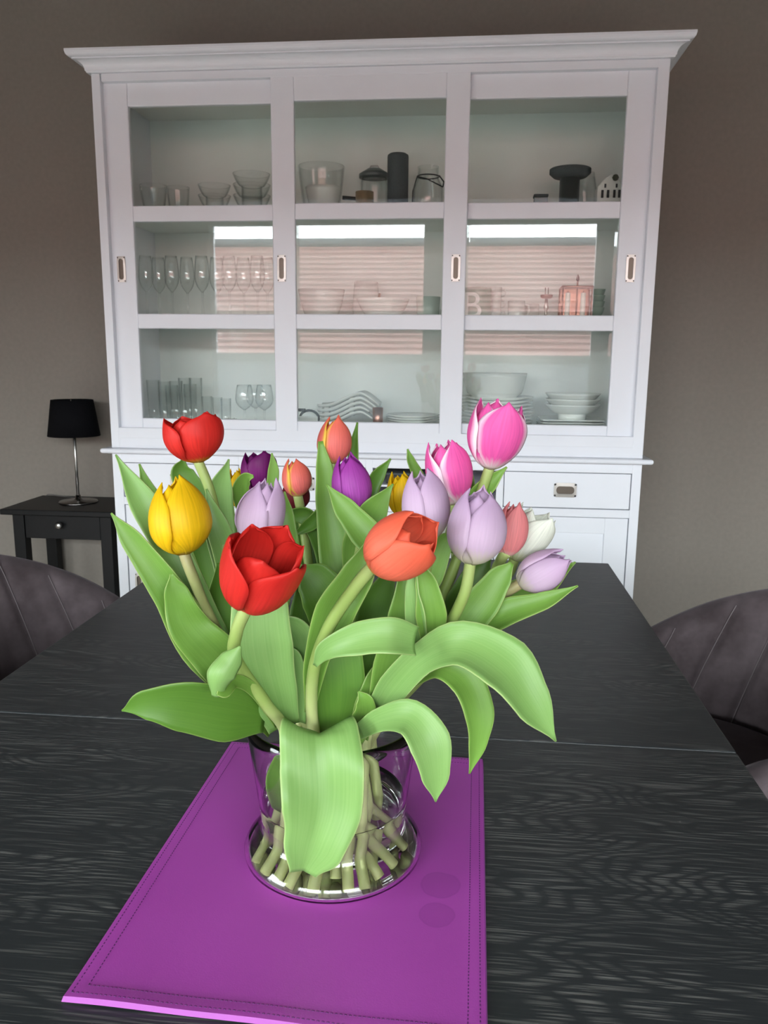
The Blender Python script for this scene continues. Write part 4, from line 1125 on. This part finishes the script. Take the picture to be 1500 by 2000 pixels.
tulip('red tulip standing tall with a half open cup, above the yellow one', 'red', (388, 903, .70), (374, 812, .70), 112, [(470, 1200, .68), (440, 1080, .69), (412, 965, .70)], (560, .67), ENDS[9], .82, .5, 1, .2,
      leaves=[L([(470, 1190, .70), (452, 1100, .69), (425, 1030, .685), (403, 955, .69)], [30, 62, 46, 4], LG, cup=.35),
              L([(440, 1120, .73), (432, 1040, .74), (430, 960, .74), (447, 897, .74)], [40, 62, 50, 3], LG, cup=.3)])
tulip('bright yellow closed tulip beside the tall red one', 'yellow', (360, 1083, .62), (337, 938, .625), 114, [(480, 1330, .65), (410, 1205, .63), (378, 1130, .62)], (545, .655), ENDS[10], 0.0, .70, 2, .1, SMB, belly=.40,
      leaves=[L([(540, 1420, .66), (400, 1265, .63), (330, 1155, .615), (262, 1060, .61), (217, 1002, .61)], [50, 92, 66, 44, 3], LM, cup=.35, roll=[0, 10, 20]),
              L([(510, 1400, .68), (415, 1230, .66), (355, 1110, .65), (285, 990, .65), (226, 888, .66)], [40, 52, 60, 58, 3], LG, cup=.4),
              L([(400, 1180, .68), (350, 1080, .69), (300, 985, .69), (272, 906, .69)], [30, 52, 42, 3], LM, cup=.4),
              L([(520, 1400, .645), (430, 1290, .62), (370, 1225, .61), (345, 1160, .605), (335, 1120, .605)], [40, 92, 78, 50, 6], LM, cup=.2, wave=.12)])
tulip('wide open red tulip low at the front of the bunch', 'red', (482, 1186, .555), (532, 1062, .53), 150, [(520, 1375, .60), (462, 1290, .575), (462, 1235, .56)], (560, .625), ENDS[1], .95, .9, 3, .15, rad=.0050,
      leaves=[L([(545, 1415, .625), (500, 1352, .59), (462, 1330, .565), (436, 1350, .545), (424, 1357, .54)], [20, 24, 26, 30, 4], LM),
              L([(470, 1262, .548), (452, 1290, .545), (432, 1322, .54), (424, 1360, .545)], [4, 46, 56, 20], LG, cup=-.5, roll=[10, 10]),
              L([(520, 1400, .62), (450, 1392, .585), (360, 1378, .56), (285, 1376, .55), (238, 1388, .55)], [60, 112, 96, 58, 3], LD, cup=.18, roll=[10, 25, 20]),
              L([(555, 1420, .645), (530, 1345, .625), (512, 1265, .615), (508, 1180, .615), (515, 1110, .62)], [64, 100, 122, 110, 40], LG, cup=.15)])
tulip('pale lilac closed tulip directly behind the wide open red one', 'lilac', (497, 1070, .66), (521, 938, .66), 90, [(560, 1300, .66), (515, 1170, .66)], (590, .66), ENDS[11], 0.0, -.75, 4, .1,
      leaves=[L([(590, 1410, .665), (602, 1330, .645), (585, 1245, .635), (556, 1224, .63), (523, 1238, .625)], [52, 60, 58, 44, 3], LG, cup=.35, roll=[0, 5, 20]),
              L([(575, 1410, .64), (580, 1340, .63), (572, 1285, .625), (556, 1262, .625)], [46, 48, 34, 4], LG, cup=.3),
              L([(545, 1180, .68), (560, 1080, .70), (560, 1010, .71), (556, 960, .71)], [40, 50, 30, 3], LM)])
tulip('dark plum tulip at the back beside a small orange one', 'plum', (507, 962, .79), (502, 882, .79), 62, [(560, 1200, .74), (525, 1050, .77)], (610, .70), ENDS[12], .45, .4, 5, .5,
      leaves=[L([(480, 1010, .76), (470, 960, .755), (480, 935, .75), (495, 930, .745)], [26, 34, 26, 6], LM, cup=.4),
              L([(530, 960, .77), (534, 920, .77), (531, 885, .77)], [24, 22, 3], LM)])
tulip('small closed orange tulip with yellow petal edges beside the plum one', 'flame', (582, 970, .76), (574, 899, .76), 54, [(620, 1250, .72), (600, 1080, .75), (590, 1010, .76)], (625, .70), ENDS[13], 0.0, .55, 6,
      leaves=[L([(640, 1170, .74), (618, 1090, .75), (585, 1030, .76), (556, 1000, .765)], [50, 70, 44, 3], LD, cup=.3),
              L([(640, 1140, .72), (632, 1060, .735), (600, 1010, .745), (562, 1005, .75), (552, 990, .755)], [30, 44, 36, 20, 3], LD, cup=.4, roll=[0, 30, 40]),
              L([(575, 1045, .735), (605, 1025, .73), (632, 1005, .73), (648, 1000, .735)], [6, 26, 34, 20], LD, cup=.5)])
tulip('maroon tulip mostly hidden behind the small orange one', 'maroon', (578, 998, .79), (577, 932, .79), 54, [(625, 1250, .74), (595, 1090, .77)], (635, .71), ENDS[14], 0.1, .1, 7)
tulip('coral pink tulip with yellow petal edges above the purple one', 'flame', (650, 906, .76), (655, 817, .76), 65, [(655, 1200, .72), (652, 1000, .75)], (645, .70), ENDS[5], 0.0, .5, 8,
      leaves=[L([(665, 1180, .715), (655, 1080, .72), (640, 990, .73), (634, 920, .74), (626, 862, .745)], [66, 66, 46, 34, 10], LM, cup=.35),
              L([(700, 1000, .775), (692, 940, .775), (690, 880, .775), (698, 825, .775)], [24, 24, 20, 3], LD, cup=.4)])
tulip('bright purple closed tulip in the middle of the bunch', 'purple', (692, 1002, .70), (678, 891, .70), 74, [(690, 1250, .69), (700, 1100, .70)], (665, .69), ENDS[6], 0.05, .45, 9, .1,
      leaves=[L([(735, 1075, .655), (712, 1040, .66), (675, 995, .665), (638, 946, .67)], [50, 62, 46, 3], LM, cup=.3),
              L([(690, 1130, .70), (700, 1060, .70), (730, 1000, .70), (768, 945, .705)], [40, 62, 56, 3], LM, cup=.25),
              L([(715, 1010, .74), (722, 965, .745), (738, 930, .745), (763, 896, .745)], [20, 32, 28, 3], LD, cup=.4),
              L([(650, 1210, .665), (635, 1165, .66), (612, 1130, .66), (585, 1105, .66)], [90, 96, 76, 8], LD, cup=.2)])
tulip('yellow tulip tucked in behind the lilac and coral ones', 'yellow', (792, 1012, .74), (780, 926, .74), 58, [(760, 1250, .71), (790, 1090, .73)], (690, .70), ENDS[15], 0.15, .3, 10,
      leaves=[L([(830, 960, .76), (815, 925, .76), (803, 900, .76), (796, 877, .76)], [26, 22, 16, 3], LM, cup=.4)])
tulip('lilac tulip between the coral one and the lower pink one', 'lilac', (838, 1056, .64), (820, 919, .645), 92, [(760, 1300, .66), (825, 1140, .645)], (690, .675), ENDS[7], 0.02, .95, 11, .1,
      leaves=[L([(845, 1280, .61), (842, 1200, .60), (832, 1140, .60), (812, 1090, .60)], [34, 62, 44, 4], LM, cup=.35),
              L([(815, 1270, .605), (812, 1200, .595), (806, 1150, .595), (812, 1085, .60)], [44, 40, 26, 4], LG, cup=.4, roll=[0, 25, 30])])
tulip('lower of the two pink tulips with white petal edges', 'pink', (888, 986, .70), (866, 864, .70), 88, [(790, 1280, .69), (870, 1080, .70)], (700, .69), ENDS[16], .42, .7, 12, .25, sharp=1.5,
      leaves=[L([(880, 1080, .715), (898, 1010, .72), (912, 950, .72), (910, 885, .72)], [40, 40, 32, 4], LM, cup=.4),
              L([(800, 1210, .68), (840, 1120, .685), (868, 1060, .69), (885, 1042, .69)], [40, 56, 36, 4], LM, cup=.3)])
tulip('tallest pink tulip with white petal edges, above all the others', 'pink', (955, 916, .70), (984, 786, .70), 110, [(800, 1300, .68), (905, 1060, .70), (940, 960, .70)], (715, .68), ENDS[17], .70, .25, 13, .20, sharp=1.45,
      leaves=[L([(905, 1030, .71), (930, 975, .705), (955, 945, .70), (990, 912, .70)], [30, 40, 34, 3], LM, cup=.4)])
tulip('coral orange tulip leaning sideways at the front', 'coral', (728, 1106, .57), (830, 1030, .55), 128, [(612, 1320, .60), (640, 1230, .585), (690, 1152, .575)], (608, .625), ENDS[4], .40, .8, 14, .25, rad=.0050,
      leaves=[L([(605, 1390, .625), (618, 1290, .605), (655, 1195, .595), (700, 1120, .595), (722, 1050, .60)], [20, 48, 80, 66, 6], LM, cup=.4),
              L([(615, 1300, .58), (640, 1268, .57), (705, 1247, .56), (765, 1242, .56), (812, 1252, .575)], [10, 40, 66, 72, 56], LG, cup=.3, roll=[0, 10, 10]),
              L([(655, 1432, .64), (662, 1350, .635), (655, 1275, .635), (640, 1195, .64)], [60, 104, 104, 50], LD, cup=.15)])
tulip('large pale lilac tulip in front of the salmon one', 'lilac', (918, 1102, .61), (940, 957, .615), 110, [(790, 1330, .64), (858, 1252, .62), (905, 1165, .61)], (715, .655), ENDS[8], .06, .80, 15, .1,
      leaves=[L([(720, 1415, .63), (770, 1340, .61), (828, 1284, .59), (900, 1258, .565), (985, 1300, .545), (1040, 1375, .54), (1086, 1448, .545)], [34, 62, 62, 86, 108, 76, 3], LG, cup=.35, roll=[0, 0, 20, 30, 10]),
              L([(800, 1330, .63), (850, 1302, .61), (905, 1325, .60), (934, 1390, .595), (933, 1450, .595), (917, 1511, .60)], [30, 44, 66, 60, 36, 3], LM, cup=.35, roll=[0, 20, 15]),
              L([(700, 1430, .615), (745, 1405, .595), (800, 1402, .575), (838, 1450, .565), (850, 1515, .565), (851, 1566, .57)], [30, 46, 70, 84, 56, 3], LG, cup=.3, roll=[0, 15, 10])])
tulip('salmon pink tulip between the large lilac and the white one', 'salmon', (988, 1086, .66), (1008, 981, .66), 62, [(830, 1280, .67), (960, 1140, .70)], (725, .68), ENDS[18], 0.05, .5, 16)
tulip('white tulip with loosened petals at the outer side of the salmon one', 'white', (1000, 1093, .69), (1056, 1000, .69), 84, [(840, 1290, .66), (962, 1145, .68)], (730, .67), ENDS[19], .75, .6, 17, .35, sharp=1.5,
      leaves=[L([(800, 1310, .67), (880, 1250, .66), (940, 1180, .66), (975, 1130, .66), (1000, 1100, .66)], [40, 66, 70, 50, 10], LM, cup=.3),
              L([(830, 1290, .69), (890, 1200, .69), (930, 1130, .69), (955, 1090, .69)], [40, 70, 60, 10], LD, cup=.3)])
tulip('lilac tulip leaning far out sideways over the table', 'lilac', (1013, 1142, .66), (1108, 1088, .655), 74, [(800, 1320, .66), (900, 1215, .66), (968, 1170, .66)], (735, .66), ENDS[3], .08, .4, 18, .1, SMB,
      leaves=[L([(790, 1330, .655), (890, 1250, .645), (980, 1200, .64), (1060, 1175, .64), (1129, 1144, .64)], [40, 60, 56, 36, 3], LM, cup=.35, roll=[0, 15, 20]),
              L([(830, 1300, .675), (900, 1220, .67), (980, 1180, .67), (1060, 1140, .67), (1124, 1098, .67)], [40, 66, 72, 56, 3], LM, cup=.3)])
tulip('white tulip almost hidden between two lilac ones', 'white', (890, 1070, .74), (874, 985, .74), 56, [(800, 1280, .70), (880, 1130, .73)], (700, .71), ENDS[2], .1, .2, 19)
tulip('yellow tulip at the back hidden by the plum one', 'yellow', (470, 992, .82), (460, 920, .82), 44, [(540, 1250, .74), (490, 1080, .79)], (595, .71), ENDS[0], .1, .3, 20,
      leaves=[L([(430, 1130, .77), (415, 1050, .775), (385, 980, .78), (356, 925, .78), (358, 898, .78)], [40, 62, 60, 46, 8], LD, cup=.3),
              L([(420, 1230, .735), (405, 1130, .745), (392, 1060, .75), (384, 1010, .75)], [66, 70, 50, 6], LD, cup=.2)])
# loose big leaf hanging over the rim, and fill leaves in the middle of the bunch
SPECS.append(dict(label='leafy flowerless tulip stalk whose broad leaf hangs down over the front of the vase', rad=.0045, smat=SM, head=None,
    path=catmull([(VX-.01, VY-.03, VZ+.012), (VX-.012, VY-.045, VZ+.06), (VX-.010, VY-.050, VZ+.10), (VX-.008, VY-.050, VZ+.138)], 30), leaves=[
    L([(628, 1436, .612), (624, 1421, .604), (624, 1434, .590), (630, 1500, .577), (630, 1580, .570), (612, 1652, .567), (592, 1704, .569)], [46, 120, 152, 164, 154, 118, 54], LG, cup=.02, fold=.42, wave=.12, N=44, hint=(-1, -.1, 0)),
    L([(600, 1430, .65), (562, 1480, .645), (540, 1520, .648), (547, 1570, .65), (556, 1610, .652)], [30, 44, 40, 34, 12], LM, cup=.3, wave=.2),
    L([(700, 1440, .66), (715, 1380, .65), (730, 1330, .645), (747, 1280, .645)], [40, 46, 36, 4], LM, cup=.35),
    L([(690, 1440, .635), (712, 1400, .62), (712, 1370, .615), (700, 1350, .615)], [44, 48, 36, 4], LM, cup=.35),
    L([(740, 1400, .68), (765, 1300, .675), (790, 1200, .675), (785, 1110, .68)], [50, 72, 64, 12], LM, cup=.3),
    L([(690, 1390, .69), (720, 1280, .69), (735, 1190, .69), (765, 1110, .69)], [50, 78, 76, 20], LD, cup=.3),
    L([(600, 1390, .70), (600, 1290, .71), (600, 1200, .715), (590, 1120, .72)], [60, 90, 70, 14], LD, cup=.3),
    L([(470, 1330, .68), (440, 1250, .675), (430, 1170, .68), (428, 1100, .68)], [50, 62, 50, 10], LD, cup=.3)]))
grow(SPECS)
